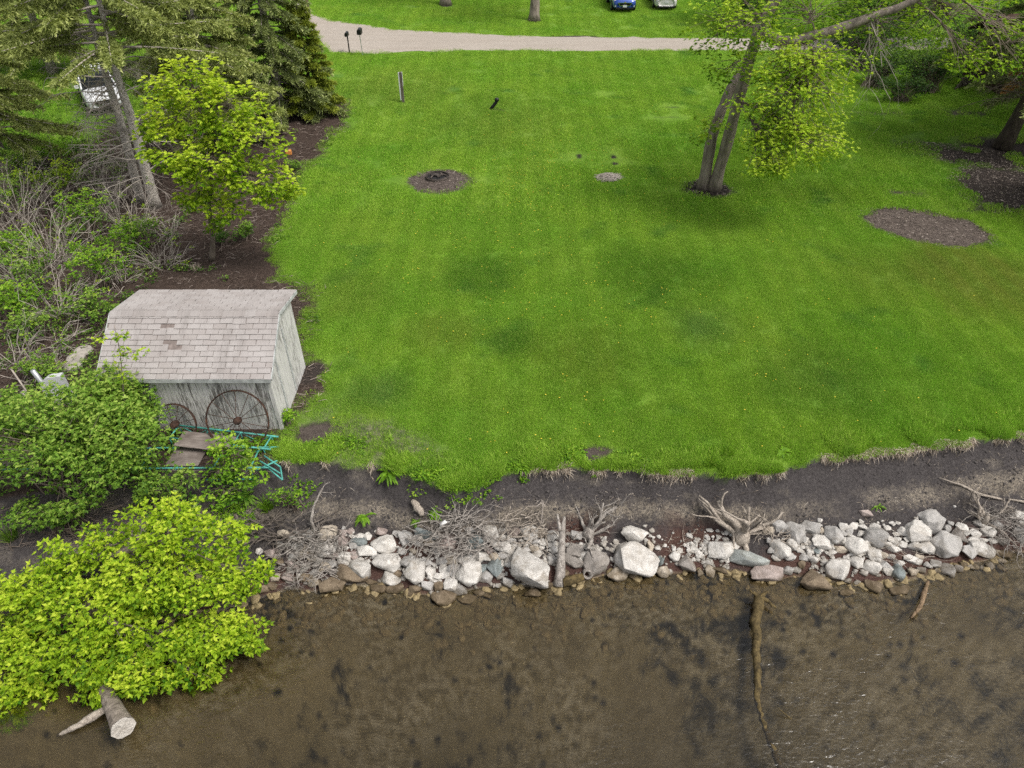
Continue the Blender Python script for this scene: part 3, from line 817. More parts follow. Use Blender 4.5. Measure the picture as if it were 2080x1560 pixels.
NEEDLE_YL = leaf_mat('cedar_needles', (.05, .085, .012), (.24, .29, .03), .25, (.40, .44, .06))

# ---------------------------------------------------------------- trees
def extend(pts, top):
    return list(pts) + [top]

# left spruces
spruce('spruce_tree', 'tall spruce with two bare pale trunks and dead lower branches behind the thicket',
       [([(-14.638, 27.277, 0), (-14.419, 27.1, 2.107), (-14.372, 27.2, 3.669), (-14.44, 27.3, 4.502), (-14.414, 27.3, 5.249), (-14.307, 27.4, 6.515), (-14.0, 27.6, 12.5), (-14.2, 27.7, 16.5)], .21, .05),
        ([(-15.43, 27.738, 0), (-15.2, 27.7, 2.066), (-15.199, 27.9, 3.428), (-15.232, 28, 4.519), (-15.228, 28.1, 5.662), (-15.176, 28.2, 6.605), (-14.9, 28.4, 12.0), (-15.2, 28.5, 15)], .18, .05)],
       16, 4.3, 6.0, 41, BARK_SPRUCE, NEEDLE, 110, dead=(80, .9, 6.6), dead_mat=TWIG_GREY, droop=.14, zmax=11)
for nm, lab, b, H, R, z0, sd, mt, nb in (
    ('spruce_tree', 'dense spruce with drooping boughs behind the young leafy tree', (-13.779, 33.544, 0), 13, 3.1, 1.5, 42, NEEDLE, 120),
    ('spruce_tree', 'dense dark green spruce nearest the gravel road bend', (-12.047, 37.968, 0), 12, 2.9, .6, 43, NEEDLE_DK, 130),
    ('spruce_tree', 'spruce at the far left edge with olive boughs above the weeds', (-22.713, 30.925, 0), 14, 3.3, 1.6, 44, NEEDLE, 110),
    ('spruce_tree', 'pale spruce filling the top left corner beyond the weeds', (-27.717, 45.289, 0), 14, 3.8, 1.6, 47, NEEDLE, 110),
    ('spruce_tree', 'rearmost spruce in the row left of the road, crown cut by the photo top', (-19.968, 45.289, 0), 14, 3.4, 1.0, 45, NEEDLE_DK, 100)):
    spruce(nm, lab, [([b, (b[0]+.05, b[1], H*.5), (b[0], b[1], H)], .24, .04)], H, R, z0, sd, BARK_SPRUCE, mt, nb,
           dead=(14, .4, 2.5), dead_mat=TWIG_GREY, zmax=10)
_c = (-10.411, 38.194, 0)
spruce('cedar_tree', 'small yellow-green cedar at the tip of the spruce row', [([_c, (_c[0], _c[1], 2.5), (_c[0], _c[1], 5.2)], .10, .03)], 5.4, 1.5, .3, 46, BARK_DARK, NEEDLE_YL, 60, tw_len=.36, droop=.15, dens=1.2)

# young leafy tree in front of the spruces
broadleaf('young_maple_tree', 'young yellow-green tree with thin crooked trunk between shed and spruces', 'tree',
          [([(-10.872, 22.775, 0), (-10.474, 22.6, 1.079), (-10.378, 22.6, 2.012), (-9.948, 22.5, 3.118), (-9.752, 22.5, 4.44), (-9.686, 22.5, 5.523), (-9.739, 22.5, 6.4)], .085, .03)],
          [((-9.67, 22.4, 5.998), (1.35, 1.1, 1.05), 60, .82), ((-10.973, 22.6, 5.186), (.9, .9, .8), 32, .75), ((-8.714, 22.6, 5.565), (1.2, 1.0, .9), 44, .78), ((-10.504, 22, 4.474), (1.2, .9, .7), 42, .72),
           ((-8.38, 22.2, 4.554), (1.3, .9, .8), 44, .70), ((-9.531, 21.6, 4.159), (1.3, .8, .7), 44, .70), ((-8.254, 22, 3.504), (1.2, .8, .6), 40, .72), ((-10.325, 22, 2.914), (.7, .6, .45), 20, .70),
           ((-7.814, 22.2, 2.822), (.7, .6, .35), 15, .75), ((-9.63, 22, 2.48), (.8, .7, .4), 20, .70), ((-10.178, 22.3, 1.703), (.3, .3, .2), 6, .70)],
          .145, 13, .27, BARK_YOUNG, LEAF_LIME, 51, leaflets=5, droop=.2, twig_r=.011, width=.42)

# foreground tree leaning out over the water
broadleaf('box_elder_tree', 'bright lime-green leafy tree leaning out over the water', 'tree',
          [([(-10.604, 9.964, -1.189), (-9.823, 9.4, -0.756), (-8.882, 8.7, -0.265), (-8.164, 8.2, -0.03)], .16, .07),
           ([(-10.526, 10.073, -1.15), (-8.783, 9.6, 0.228), (-7.839, 9.5, 0.699), (-7.241, 9.4, 1.154)], .11, .04)],
          [((-7.163, 9.7, 1.102), (.95, .7, .6), 70, .59), ((-8.864, 9.8, 0.396), (.6, .5, .5), 33, .55), ((-9.788, 9.4, 0.15), (.55, .5, .55), 29, .53), ((-10.356, 9, -0.171), (.75, .6, .6), 50, .55),
           ((-7.648, 9, 0.357), (1.2, .8, .55), 89, .53), ((-6.455, 9, 0.184), (1.0, .65, .5), 70, .55), ((-8.78, 8.5, 0.04), (1.1, .7, .5), 79, .51), ((-10.679, 8.4, -0.913), (.9, .6, .5), 60, .55),
           ((-7.638, 8.2, -0.582), (1.15, .65, .5), 84, .51), ((-6.268, 8.3, -0.747), (1.0, .55, .42), 65, .55), ((-9.027, 7.8, -0.659), (1.1, .6, .5), 75, .48), ((-7.768, 7.6, -1.08), (.95, .45, .4), 53, .48),
           ((-10.352, 7.5, -1.5), (.85, .5, .45), 51, .51), ((-10.506, 7.1, -1.753), (.6, .3, .25), 21, .53), ((-8.58, 7.4, -1.307), (.5, .3, .25), 16, .49), ((-6.714, 7.8, -1.451), (.55, .35, .3), 21, .53), ((-5.756, 8.4, -1.107), (.45, .3, .25), 16, .59), ((-5.466, 9.1, 0.303), (.4, .3, .2), 14, .57), ((-7.047, 7.6, -2.121), (.2, .15, .14), 5, .53),
           ((-5.917, 9.6, 0.983), (.45, .4, .35), 19, .57)],
          .105, 15, .23, BARK_YOUNG, LEAF_LIME, 52, leaflets=3, droop=.12, twig_r=.006, width=.55, shell=2.0, arch=-.16, limb_k=.5)

# twin-trunked maple on the lawn
broadleaf('twin_trunk_maple_tree', 'large maple with two leaning trunks growing from the lawn', 'tree',
          [([(8.642, 28.893, 0), (8.663, 28.4, 2.156), (8.789, 28.3, 4.337), (8.921, 28.2, 5.874), (9.144, 28, 7.035), (9.558, 28, 8.057), (14.6, 27.9, 10.5), (15.5, 28, 13)], .235, .12),
           ([(8.209, 29.042, 0), (8.155, 28.9, 2.27), (8.403, 29.1, 3.232), (8.67, 29.3, 4.031), (9.299, 29.6, 5.199), (9.43, 29.8, 6.584), (12.2, 30, 10), (11.5, 30.2, 13)], .22, .11),
           ([(9.068, 28.2, 6.276), (9.806, 27.3, 6.2), (10.904, 27, 6.61), (11.875, 26.9, 6.962), (12.473, 26.9, 7.209), (13.255, 26.8, 7.503), (14.377, 26.5, 8.322)], .20, .10)],
          [((9.98, 25.6, 4.831), (2.1, 1.3, 1.6), 180, .88), ((10.439, 25.8, 5.916), (1.6, 1.2, 1.2), 76, .74), ((10.486, 25, 3.489), (1.6, 1.0, .8), 100, .95), ((9.376, 24.8, 2.758), (1.0, .7, .4), 50, .9),
           ((7.106, 27, 6.72), (1.3, 1.2, 1.2), 46, .5), ((7.785, 27, 5.419), (.8, .9, .8), 20, .50), ((7.505, 27.2, 3.223), (.7, .5, .5), 16, .55), ((9.418, 26.6, 3.982), (.9, .6, .8), 40, .6), ((8.987, 25.4, 3.247), (.8, .6, .6), 34, .8), ((8.004, 26.4, 7.013), (1.2, .9, 1.0), 46, .6), ((9.261, 26.2, 6.047), (1.2, .9, 1.0), 56, .65),
           ((10.26, 27.4, 7.256), (1.8, 1.5, 1.2), 50, .5), ((12.911, 28, 6.65), (2.4, 1.8, 1.3), 60, .45), ((15.229, 27.2, 6.988), (3.0, 1.8, 1.2), 70, .5), ((17.333, 27, 6.242), (2.0, 1.4, .9), 50, .5), ((15.905, 26.6, 5.859), (1.2, 1.0, .5), 26, .62),
           ((14.5, 28, 11.5), (6, 5, 3.5), 230, .5), ((20.5, 32, 10.5), (5.5, 5.5, 3), 420, .45)],  # crown above the view; leaf mass on the right added for shade
          .125, 9, .34, BARK_GREY, LEAF_YELLOW, 53, leaflets=5, droop=.3, twig_r=.014, width=.42, twig_mat=TWIG_TAN)

# right edge spruces (one in the picture, two stand just outside and reach in, one unseen adds shade)
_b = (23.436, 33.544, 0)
spruce('spruce_tree', 'dark-trunked spruce standing in brown litter at the right edge',
       [([_b, (_b[0]+.45, _b[1]+.1, 4), (_b[0]+.5, _b[1], 14)], .36, .05)], 14.5, 4.0, 3.9, 61, BARK_DARK, NEEDLE_DK, 80, dead=(30, 2.2, 5.0), dead_mat=TWIG_TAN, droop=.42, zmax=10)
_b = (24.3, 25.6, 0)
spruce('spruce_tree', 'spruce whose low bright bough tip pokes in at the right edge', [([_b, (_b[0], _b[1], 6), (_b[0], _b[1], 13)], .28, .05)], 13, 3.9, .6, 62, BARK_DARK, NEEDLE, 80, zmax=9)
_b = (27.6, 33.4, 0)  # unseen tree, added for the shade it throws on the lawn
spruce('spruce_tree', 'unseen tall spruce added outside the right edge to shade the lawn', [([_b, (_b[0], _b[1], 6), (_b[0], _b[1], 15)], .3, .05)], 15, 5.6, 4.5, 64, BARK_DARK, NEEDLE_DK, 110)
_b = (29.5, 38.5, 0)
spruce('spruce_tree', 'spruce behind the brown wooden hut', [([_b, (_b[0], _b[1], 6), (_b[0], _b[1], 14)], .3, .05)], 14, 4.2, 1.5, 63, BARK_DARK, NEEDLE_DK, 80, zmax=10)

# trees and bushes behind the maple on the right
for nm, lab, b, H, rad, nc, sd, tn in (
    ('broadleaf_tree', 'dark leafy tree beyond the road above the long maple limb', (24.5, 52.5, 0), 5.5, (4.5, 3.5, 4.5), 330, 71, .30),
    ('broadleaf_tree', 'dark leafy tree beyond the road at the top right corner', (34, 50.5, 0), 6, (4.8, 3.5, 5.0), 330, 72, .34),
    ('broadleaf_tree', 'bushy tree beside the road between the two cars and the maple limb', (17.0, 58.0, 0), 5.0, (3.4, 3, 3.8), 200, 73, .40)):
    broadleaf(nm, lab, 'tree', [([b, (b[0]+.1, b[1], H*.5), (b[0], b[1], H)], .22, .08)],
              [((b[0], b[1], H*.78), rad, nc, tn), ((b[0]-1.5, b[1]-1.5, H*.35), (rad[0]*.7, rad[1]*.6, H*.35), nc//3, tn-.05), ((b[0]+1.8, b[1]-1.3, H*.35), (rad[0]*.7, rad[1]*.6, H*.33), nc//3, tn-.05)],
              .19, 10, .5, BARK_DARK, LEAF_GREEN, sd, leaflets=3, twig_r=.02)
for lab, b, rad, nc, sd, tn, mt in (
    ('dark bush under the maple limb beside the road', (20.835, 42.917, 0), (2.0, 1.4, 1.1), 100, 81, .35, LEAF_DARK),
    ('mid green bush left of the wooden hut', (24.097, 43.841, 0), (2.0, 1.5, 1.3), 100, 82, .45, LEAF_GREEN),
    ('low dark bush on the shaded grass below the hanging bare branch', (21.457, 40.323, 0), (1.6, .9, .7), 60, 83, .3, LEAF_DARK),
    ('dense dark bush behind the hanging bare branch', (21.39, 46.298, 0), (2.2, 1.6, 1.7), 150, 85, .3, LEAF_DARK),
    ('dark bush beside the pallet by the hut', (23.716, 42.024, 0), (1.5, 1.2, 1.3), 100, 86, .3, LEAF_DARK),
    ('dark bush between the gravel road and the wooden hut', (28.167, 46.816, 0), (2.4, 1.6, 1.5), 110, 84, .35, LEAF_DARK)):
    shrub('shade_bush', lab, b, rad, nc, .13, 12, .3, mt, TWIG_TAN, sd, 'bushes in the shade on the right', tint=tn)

# bare hanging branch of the maple
_g = np.random.default_rng(9)
_t = thing('hanging_branch', 'bare grey branch hanging down under the maple limb', 'branch', (12.409, 26.9, 7.147))
_m = MB()
for k in range(5):
    grow(_m, _g.normal(0, .12, 3), (.30+.15*_g.normal(), -.2, -1.0), 3.1*_g.uniform(.6, 1.05), .026, 2, _g, 7, .13, .06, 4, .45, .5, 4)
for k in range(7):
    o = (1.2 + k*.75, .2*_g.normal(), .55 + .1*k)
    grow(_m, o, (.15*_g.normal(), -.2, -1.0), 1.5*_g.uniform(.6, 1.2), .014, 2, _g, 6, .16, .05, 3, .5, .5, 3)
_m.build('twigs', TWIG_GREY, _t)

# trees on the lawn beyond the road (only their trunk feet are in the picture)
for lab, b, r in (('thick trunked tree on the lawn across the road', (1.658, 58.516, 0), .36), ('tree left of it on the far lawn, only its trunk foot in view', (-5.348, 63.725, 0), .38)):
    broadleaf('shade_tree', lab, 'tree', [([b, (b[0]+.05, b[1]+.1, 2), (b[0]-.1, b[1]+.3, 5), (b[0]+.2, b[1]+.3, 8)], r, .12)],
              [((b[0], b[1]+.4, 8), (4.2, 4.2, 2.8), 240, .4)], .19, 9, .5, BARK_GREY, LEAF_GREEN, 90 + int(r*100), leaflets=3, twig_r=.02)

# ---------------------------------------------------------------- the weathered shed
SX0, SX1, SY0, SY1 = -10.25, -6.09, 13.88, 16.58          # walls
RIDGE_Y, RIDGE_Z = 15.36, 2.72
EAVE_Y, EAVE_Z = 13.78, 1.80
REAR_Y, REAR_Z = 16.96, 2.38

def paint_mat():
    n = NT('peeling_white_paint')
    v = n.pos(8, 8, .6)
    a = n.noise(v, 4.2, 7, .72, .1)
    b = n.noise(n.pos(1, 1, .35), 1.5, 3)
    f = n.math('ADD', a, n.math('MULTIPLY', n.math('SUBTRACT', b, .5), .55))
    wood = n.ramp(n.noise(n.pos(14, 14, .4), 3, 5, .7), [(.3, (.075, .070, .066)), (.7, (.24, .225, .205))])
    c = n.mix(n.ramp(f, [(.36, 0.0), (.46, 1.0)]), wood, n.ramp(a, [(.4, (.44, .43, .41)), (.7, (.72, .70, .67))]))
    return n.pbr(c, .85, n.bump(a, .5, .02), spec=.2)
PAINT = paint_mat()
TRIM = flat('grey_white_trim', (.40, .41, .40), .8, var=.35, scale=5)

def shingle_mat():
    n = NT('asphalt_shingle')
    r = n.rnd()
    f = n.noise(n.pos(), 60, 3, .7); f2 = n.noise(n.pos(), 1.1, 3)
    c = n.ramp(r, [(0, (.335, .305, .288)), (.5, (.365, .338, .322)), (1, (.395, .370, .354))])
    c = n.mix(n.ramp(f, [(.35, .0), (.7, .45)]), c, (.20, .17, .16))
    c = n.mix(n.ramp(f2, [(.45, 0.0), (.7, .45)]), c, (.42, .395, .38))
    c = n.mix(n.ramp(n.noise(n.pos(2.2, .5, .5), 1.4, 5, .7), [(.50, 0.0), (.72, .5)]), c, (.20, .18, .168))
    return n.pbr(c, .95, n.bump(f, .4, .01), spec=.1)
SHINGLE = shingle_mat()

DECKM = flat('roof_underlay', (.20, .165, .15), .95, var=.3, scale=12)
def shed():
    g = np.random.default_rng(5)
    t = thing('shed', 'weathered white shed with pale pink-grey shingle roof at the lawn corner', 'shed', (SX1, SY0, 0))
    ox, oy = SX1, SY0
    def L(x, y, z): return (x - ox, y - oy, z)
    xs = np.linspace(SX0, SX1, 5)
    for i in range(4):                                    # front wall sheets
        MB().box(L((xs[i]+xs[i+1])/2, SY0 + .03, .86 + .003*i), (xs[i+1]-xs[i]-.012, .05, 1.86)).build('wall_panel', PAINT, t)
    def roof_z(y): return np.interp(y, [SY0, RIDGE_Y, SY1], [1.84, 2.64, 2.38])
    ys = [SY0 - .001, SY0 + .62, SY0 + 1.52, SY1]
    for side, x in (('gable_panel', SX1 + .004), ('gable_panel', SX0 - .004)):
        for i in range(3):
            a, b = ys[i] + .008, ys[i+1] - .008
            yy = [a] + ([RIDGE_Y] if a < RIDGE_Y < b else []) + [b]
            V = []; F = []
            s = 1 if x > -8 else -1
            top = [(yq, roof_z(yq)) for yq in yy]
            poly = [(a, -.07)] + [(b, -.07)] + top[::-1]
            w = .045 + .006*(i % 2)
            for dx in (0, -s*w):
                for (yq, zq) in poly: V.append(L(x + dx, yq, zq))
            k = len(poly)
            F = [tuple(range(k)), tuple(range(2*k-1, k-1, -1))] + [(j, j+k, (j+1) % k + k, (j+1) % k) for j in range(k)]
            MB().add(V, F).build(side, PAINT, t)
    MB().box(L((SX0+SX1)/2, SY1 - .03, 1.15), (SX1-SX0-.1, .05, 2.4)).build('rear_wall', PAINT, t)
    # door battens on the gable
    for y in (SY0 + .62, SY0 + 1.52):
        MB().box(L(SX1 + .012, y + .03, 1.12), (.03, .07, 2.1)).build('batten', TRIM, t)
    MB().box(L(SX1 - .03, SY0 + .0, .86), (.10, .055, 1.84)).build('corner_board', PAINT, t)
    # roof decks
    x0, x1 = SX0 - .10, SX1 + .09
    for nm, (ya, za), (yb, zb) in (('front_roof', (EAVE_Y, EAVE_Z), (RIDGE_Y, RIDGE_Z)), ('rear_roof', (RIDGE_Y, RIDGE_Z), (REAR_Y, REAR_Z))):
        V = [L(x0, ya, za-.05), L(x1, ya, za-.05), L(x1, yb, zb-.05), L(x0, yb, zb-.05), L(x0, ya, za), L(x1, ya, za), L(x1, yb, zb), L(x0, yb, zb)]
        deck = MB().add(V, [(0,3,2,1),(4,5,6,7),(0,1,5,4),(1,2,6,5),(2,3,7,6),(3,0,4,7)]).build(nm, DECKM, t)
        d = np.array([0, yb-ya, zb-za]); SL = np.linalg.norm(d); d /= SL
        up = np.array([0, -d[2], d[1]])
        rows = 12 if nm == 'front_roof' else 9
        ex = SL/rows; tw = .335
        if nm == 'rear_roof': d0 = np.array(L(0, yb, zb)); dd = -d; upn = np.array([0, -d[2], d[1]])
        else: d0 = np.array(L(0, ya, za)); dd = d; upn = up
        mats3 = []
        for vi in range(3):                               # three slightly different tabs shared by all
            mb = MB(); th = .010 + .004*vi
            w = tw - .014; l = ex*1.28
            pts = []
            for xx in (-w/2, w/2):
                pts += [(xx, 0, th+.016), (xx, l, .006), (xx, 0, .004+.012), (xx, l, 0)]
            P = [np.array([p[0], 0, 0]) + dd*p[1] + upn*p[2] for p in pts]
            mb.add(P, [(0, 4, 5, 1), (2, 3, 7, 6), (0, 2, 6, 4), (1, 5, 7, 3), (0, 1, 3, 2), (4, 6, 7, 5)])
            me = mb.mesh('shingle'); me.materials.append(SHINGLE); mats3.append(me)
        for r in range(rows):
            off = (r % 2)*tw*.5 + .02*g.normal()
            nx_ = int((x1-x0)/tw) + 2
            for c in range(nx_):
                x = x0 + (c - .5)*tw + off + tw/2
                a_ = max(x - tw/2, x0 - .01); b_ = min(x + tw/2, x1 + .012)
                if b_ - a_ < .06: continue
                x = (a_ + b_)/2; sxx = (b_ - a_)/tw
                if nm == 'front_roof' and ((r, c) in ((9, 4), (6, 5), (5, 5))): continue          # torn tabs
                o = link('shingle', mats3[int(g.integers(0, 3))], None, deck)
                p = d0 + dd*(r*ex - .012 + .006*g.normal())
                o.location = (x - ox + .002*g.normal(), p[1], p[2]); o.scale = (sxx, 1, 1)
    # ridge caps
    cap = MB(); capm = []
    for vi in range(2):
        mb = MB(); w = .30; h = .012 + .004*vi
        fs = np.array([0, EAVE_Y-RIDGE_Y, EAVE_Z-RIDGE_Z]); fs /= np.linalg.norm(fs)
        rs = np.array([0, REAR_Y-RIDGE_Y, REAR_Z-RIDGE_Z]); rs /= np.linalg.norm(rs)
        V = []
        for xx in (-.155, .155):
            hh = h + (.012 if xx > 0 else 0)
            V += [np.array([xx, 0, hh+.012]) + fs*.15, np.array([xx, 0, hh+.022]), np.array([xx, 0, hh+.014]) + rs*.13]
        V += [v - np.array([0, 0, .012]) for v in V]
        mb.add(V, [(0,1,4,3)[::-1], (1,2,5,4)[::-1], (6,7,10,9), (7,8,11,10), (0,3,9,6), (2,8,11,5), (0,6,7,1), (1,7,8,2), (3,4,10,9), (4,5,11,10)])
        me = mb.mesh('ridge_cap'); me.materials.append(SHINGLE); capm.append(me)
    n = int((x1-x0)/.29)
    for i in range(n):
        o = link('ridge_cap', capm[i % 2], None, t)
        o.location = L(x0 + .17 + i*(x1-x0-.34)/(n-1), RIDGE_Y, RIDGE_Z + .012)
    # fascia, drip edge and rakes
    MB().box(L((x0+x1)/2, EAVE_Y - .02, EAVE_Z - .05), (x1-x0, .025, .10)).build('fascia', TRIM, t)
    for x in (x1 + .012, x0 - .012):
        m = MB()
        m.bar(L(x, EAVE_Y, EAVE_Z - .03), L(x, RIDGE_Y, RIDGE_Z - .03), .022, .09)
        m.build('rake_board', TRIM, t)
        m = MB(); m.bar(L(x, RIDGE_Y, RIDGE_Z - .03), L(x, REAR_Y, REAR_Z - .03), .022, .09)
        m.build('rake_board', TRIM, t)
    return t
shed()

RUST = NT('rusted_iron')
_f = RUST.noise(RUST.pos(), 9, 5, .65)
RUST = RUST.pbr(RUST.ramp(_f, [(.3, (.026, .020, .018)), (.55, (.065, .036, .026)), (.78, (.16, .070, .040))]), .85, RUST.bump(_f, .5, .01), spec=.2)

def iron_wheel(label, hub, R, tilt, spokes, seed):
    g = np.random.default_rng(seed)
    t = thing('wagon_wheel', label, 'wheel', hub, 'iron wheels against the shed')
    # wheel plane: x axis and the tilted up axis
    ux = np.array([1, 0, 0.0]); uy = np.array([0, math.sin(tilt), math.cos(tilt)]); un = np.cross(ux, uy)
    ax = np.stack([ux, uy, un], 1)
    rim = MB().lathe([(R-.012, -.045), (R, -.045), (R, .045), (R-.012, .045), (R-.012, -.045)], 56, ax=ax).mesh('rim', True)
    # open ring: drop the two cap polygons
    bm = bmesh.new(); bm.from_mesh(rim); bm.faces.ensure_lookup_table()
    bmesh.ops.delete(bm, geom=[f for f in bm.faces if len(f.verts) > 4], context='FACES'); bm.to_mesh(rim); bm.free()
    rim.polygons.foreach_set('use_smooth', np.zeros(len(rim.polygons), bool))
    link('rim', rim, RUST, t)
    MB().torus((0, 0, 0), R-.018, .014, 56, 6, ax).build('inner_band', RUST, t, True)
    hubo = MB().lathe([(.045, -.12), (.085, -.10), (.10, -.03), (.10, .05), (.075, .10), (.055, .15), (.03, .15)], 16, ax=ax).build('hub', RUST, t, True)
    for i in range(spokes):
        a = 2*math.pi*(i+.5)/spokes
        d = ux*math.cos(a) + uy*math.sin(a)
        s = un*(.07 if i % 2 else -.06)
        MB().tube([d*.08 + s, d*(R-.02)], .0085, 5).build('spoke', RUST, t)
iron_wheel('large rusty iron spoked wheel leaning on the shed front wall', (-7.0, 13.45, .70), .80, math.radians(27), 14, 1)
iron_wheel('smaller iron wheel half hidden by the bush against the shed wall', (-8.72, 13.58, .45), .56, math.radians(24), 12, 2)

# ---------------------------------------------------------------- turquoise dock sections
TURQ = flat('turquoise_paint', (.075, .31, .265), .5, var=.3, scale=7)
PLY = NT('weathered_plywood')
_f = PLY.noise(PLY.pos(1, 6, 1), 5, 5, .6); _f2 = PLY.noise(PLY.pos(), 1.8, 3)
PLY = PLY.pbr(PLY.mix(PLY.ramp(_f2, [(.4, 0.0), (.65, 1.0)]), PLY.ramp(_f, [(.3, (.15, .125, .11)), (.7, (.29, .25, .225))]), (.11, .09, .078)), .9, spec=.15)

def dock(label, A0, A1, w, h, n, seed, panel=None):
    """a truss walkway: near truss from A0 to A1 (top chord), depth w away from camera, truss height h"""
    t = thing('dock_section', label, 'dock', A0, 'turquoise dock sections')
    A0 = np.array(A0, float); d = np.array(A1, float) - A0; W = np.array(w, float); dn = np.array([0, 0, -h])
    for s in (np.zeros(3), W):
        MB().tube([s, s + d], .024, 8).build('top_rail', TURQ, t, True)
        MB().tube([s + dn, s + d*.93 + dn], .021, 8).build('bottom_rail', TURQ, t, True)
        for i in range(n + 1):
            p = s + d*(i/n)*.93
            if i % 2 == 0: MB().tube([p, p + dn], .016, 6).build('upright', TURQ, t, True)
            if i < n:
                q = s + d*((i+1)/n)*.93
                MB().tube([p + (dn if i % 2 else 0), q + (0 if i % 2 else dn)], .013, 6).build('brace', TURQ, t, True)
    for i in range(0, n + 1, 2):
        p = d*(i/n)*.93
        MB().tube([p, p + W], .022, 6).build('cross_bar', TURQ, t, True)
    for (a, b, v0, v1) in panel or ():
        p = [d*a + W*v0, d*b + W*v0, d*b + W*v1, d*a + W*v1]
        V = [q + np.array([0, 0, .025]) for q in p] + [q + np.array([0, 0, .045]) for q in p]
        MB().add(V, [(3,2,1,0),(4,5,6,7),(0,1,5,4),(1,2,6,5),(2,3,7,6),(3,0,4,7)]).build('deck_panel', PLY, t)
    return t
def dock_skirt(t, A0, a, b):
    MB().bar(np.array(a) - np.array(A0), np.array(b) - np.array(A0), .03, .26).build('skirt_board', PLY, t)
_a = (-12.9, 12.32, .10); _b = (-6.05, 12.42, .06)
_t = dock('long turquoise metal dock section lying along the bank under the bush', _a, _b, (.05, .72, 0), .42, 14, 3, [(.62, .74, .05, .95), (.02, .16, .1, .9)])
dock_skirt(_t, _a, (-8.8, 12.37, -.10), (-6.9, 12.37, -.14))
_a = (-8.75, 13.20, .34); _b = (-6.15, 12.98, .14)
dock('short turquoise dock section with grey plywood deck in front of the shed wheel', _a, _b, (.10, .42, .04), .26, 6, 4, [(.10, .62, -.62, .55)])
# crumpled turquoise end bracket
_t = thing('dock_bracket', 'bent turquoise metal bracket at the bare soil end of the dock', 'bracket', (-6.1, 12.42, .05))
for a, b in (((0, 0, 0), (.42, -.30, -.12)), ((-.15, .32, .1), (.30, .05, -.02)), ((.30, .05, -.02), (.42, -.30, -.12)), ((-.2, .12, .12), (.34, -.14, -.05)), ((-.25, -.1, .02), (.2, .2, .05))):
    MB().tube([a, b], .022, 6).build('tube', TURQ, _t, True)

# ---------------------------------------------------------------- small things on and round the lawn
BLACK = flat('black_paint', (.012, .012, .013), .4, var=.3)
STEEL = flat('galvanised_steel', (.42, .43, .44), .45, metal=.6, var=.15)
WHITEP = flat('white_plastic', (.62, .63, .64), .45, var=.08)
OLDWOOD = bark_mat('old_wood', (.06, .05, .042), (.20, .17, .145), 10, .2)
CONC = flat('pale_stone', (.34, .31, .27), .9, var=.25, scale=9)

def mailbox(label, base, h, post, box, pr):
    base = on(base); t = thing('mailbox', label, 'mailbox', base, 'mailboxes by the road')
    m = MB()
    if pr > .04: m.box((0, 0, h/2), (pr, pr, h))
    else: m.tube([(0, 0, -.05), (-.05, 0, h)], pr, 8)
    m.build('post', post, t)
    w, l, hh = box
    prof = [(-w/2, 0), (w/2, 0)] + [(w/2*math.cos(a), hh*.55 + hh*.45*math.sin(a)) for a in np.linspace(0, math.pi, 9)]
    k = len(prof); V = [(x-.03, -l/2, z+h) for x, z in prof] + [(x-.03, l/2, z+h) for x, z in prof]
    MB().add(V, [tuple(range(k))] + [tuple(range(2*k-1, k-1, -1))] + [(i, i+k, (i+1) % k+k, (i+1) % k) for i in range(k)]).build('box', BLACK, t)
    MB().box((-.03, l/2+.012, h+hh*.45), (w*.92, .015, hh*.85)).build('door', BLACK, t)
    MB().box((w/2-.02, 0, h+hh*.75), (.012, .06, .22)).build('flag', BLACK, t)
mailbox('small black mailbox on a dark post beside the road', (-10.645, 49.9, 0), 1.02, BLACK, (.20, .48, .24), .07)
mailbox('larger black mailbox on a thin silver post beside the road', (-9.681, 49.325, 0), 1.30, STEEL, (.27, .55, .33), .025)

_b = on((-5.974, 40.077, 0)); _t = thing('wooden_post', 'grey wooden post with a white strip standing in the lawn', 'post', _b)
bevel(MB().box((0, 0, .78), (.14, .14, 1.62)).build('timber', OLDWOOD, _t))
MB().box((-.10, -.02, .86), (.055, .10, 1.42)).build('white_strip', WHITEP, _t)
MB().box((.085, -.02, 1.25), (.02, .06, .7)).build('edge_strip', WHITEP, _t)

_b = on((-0.978, 38.962, 0)); _t = thing('black_pipe', 'bent black pipe sticking out of the lawn', 'pipe', _b)
MB().tube([(-.22, 0, -.05), (-.06, 0, .16), (.12, .02, .38), (.17, .02, .50)], .085, 10).build('pipe', BLACK, _t, True)
MB().lathe([(.10, .44), (.12, .52), (.10, .60), (.03, .62)], 12, (.17, .02, 0)).build('cap', BLACK, _t, True)

# fire ring
_b = on((-3.264, 29.909, 0), .06); _t = thing('fire_ring', 'blackened steel fire ring full of charred wood on bare ash', 'fire pit', _b)
IRONB = NT('burnt_steel'); _f = IRONB.noise(IRONB.pos(), 8, 4)
IRONB = IRONB.pbr(IRONB.ramp(_f, [(.35, (.030, .028, .027)), (.7, (.15, .12, .10))]), .8, spec=.25)
for r, z0, z1 in ((.50, -.05, .09), (.455, -.02, .12)):
    me = MB().lathe([(r, z0), (r+.012, z0), (r+.012, z1), (r, z1), (r, z0)], 40).mesh('steel_band')
    bm = bmesh.new(); bm.from_mesh(me); bmesh.ops.delete(bm, geom=[f for f in bm.faces if len(f.verts) > 4], context='FACES'); bm.to_mesh(me); bm.free()
    link('steel_band', me, IRONB, _t)
MB().torus((0, 0, .09), .507, .018, 40, 6).build('rolled_rim', IRONB, _t, True)
MB().lathe([(.45, 0), (.45, .03), (.3, .05), (.1, .06)], 24).build('ash_bed', flat('charcoal', (.02, .019, .019), .95, var=.6, scale=25), _t)
_g = np.random.default_rng(12)
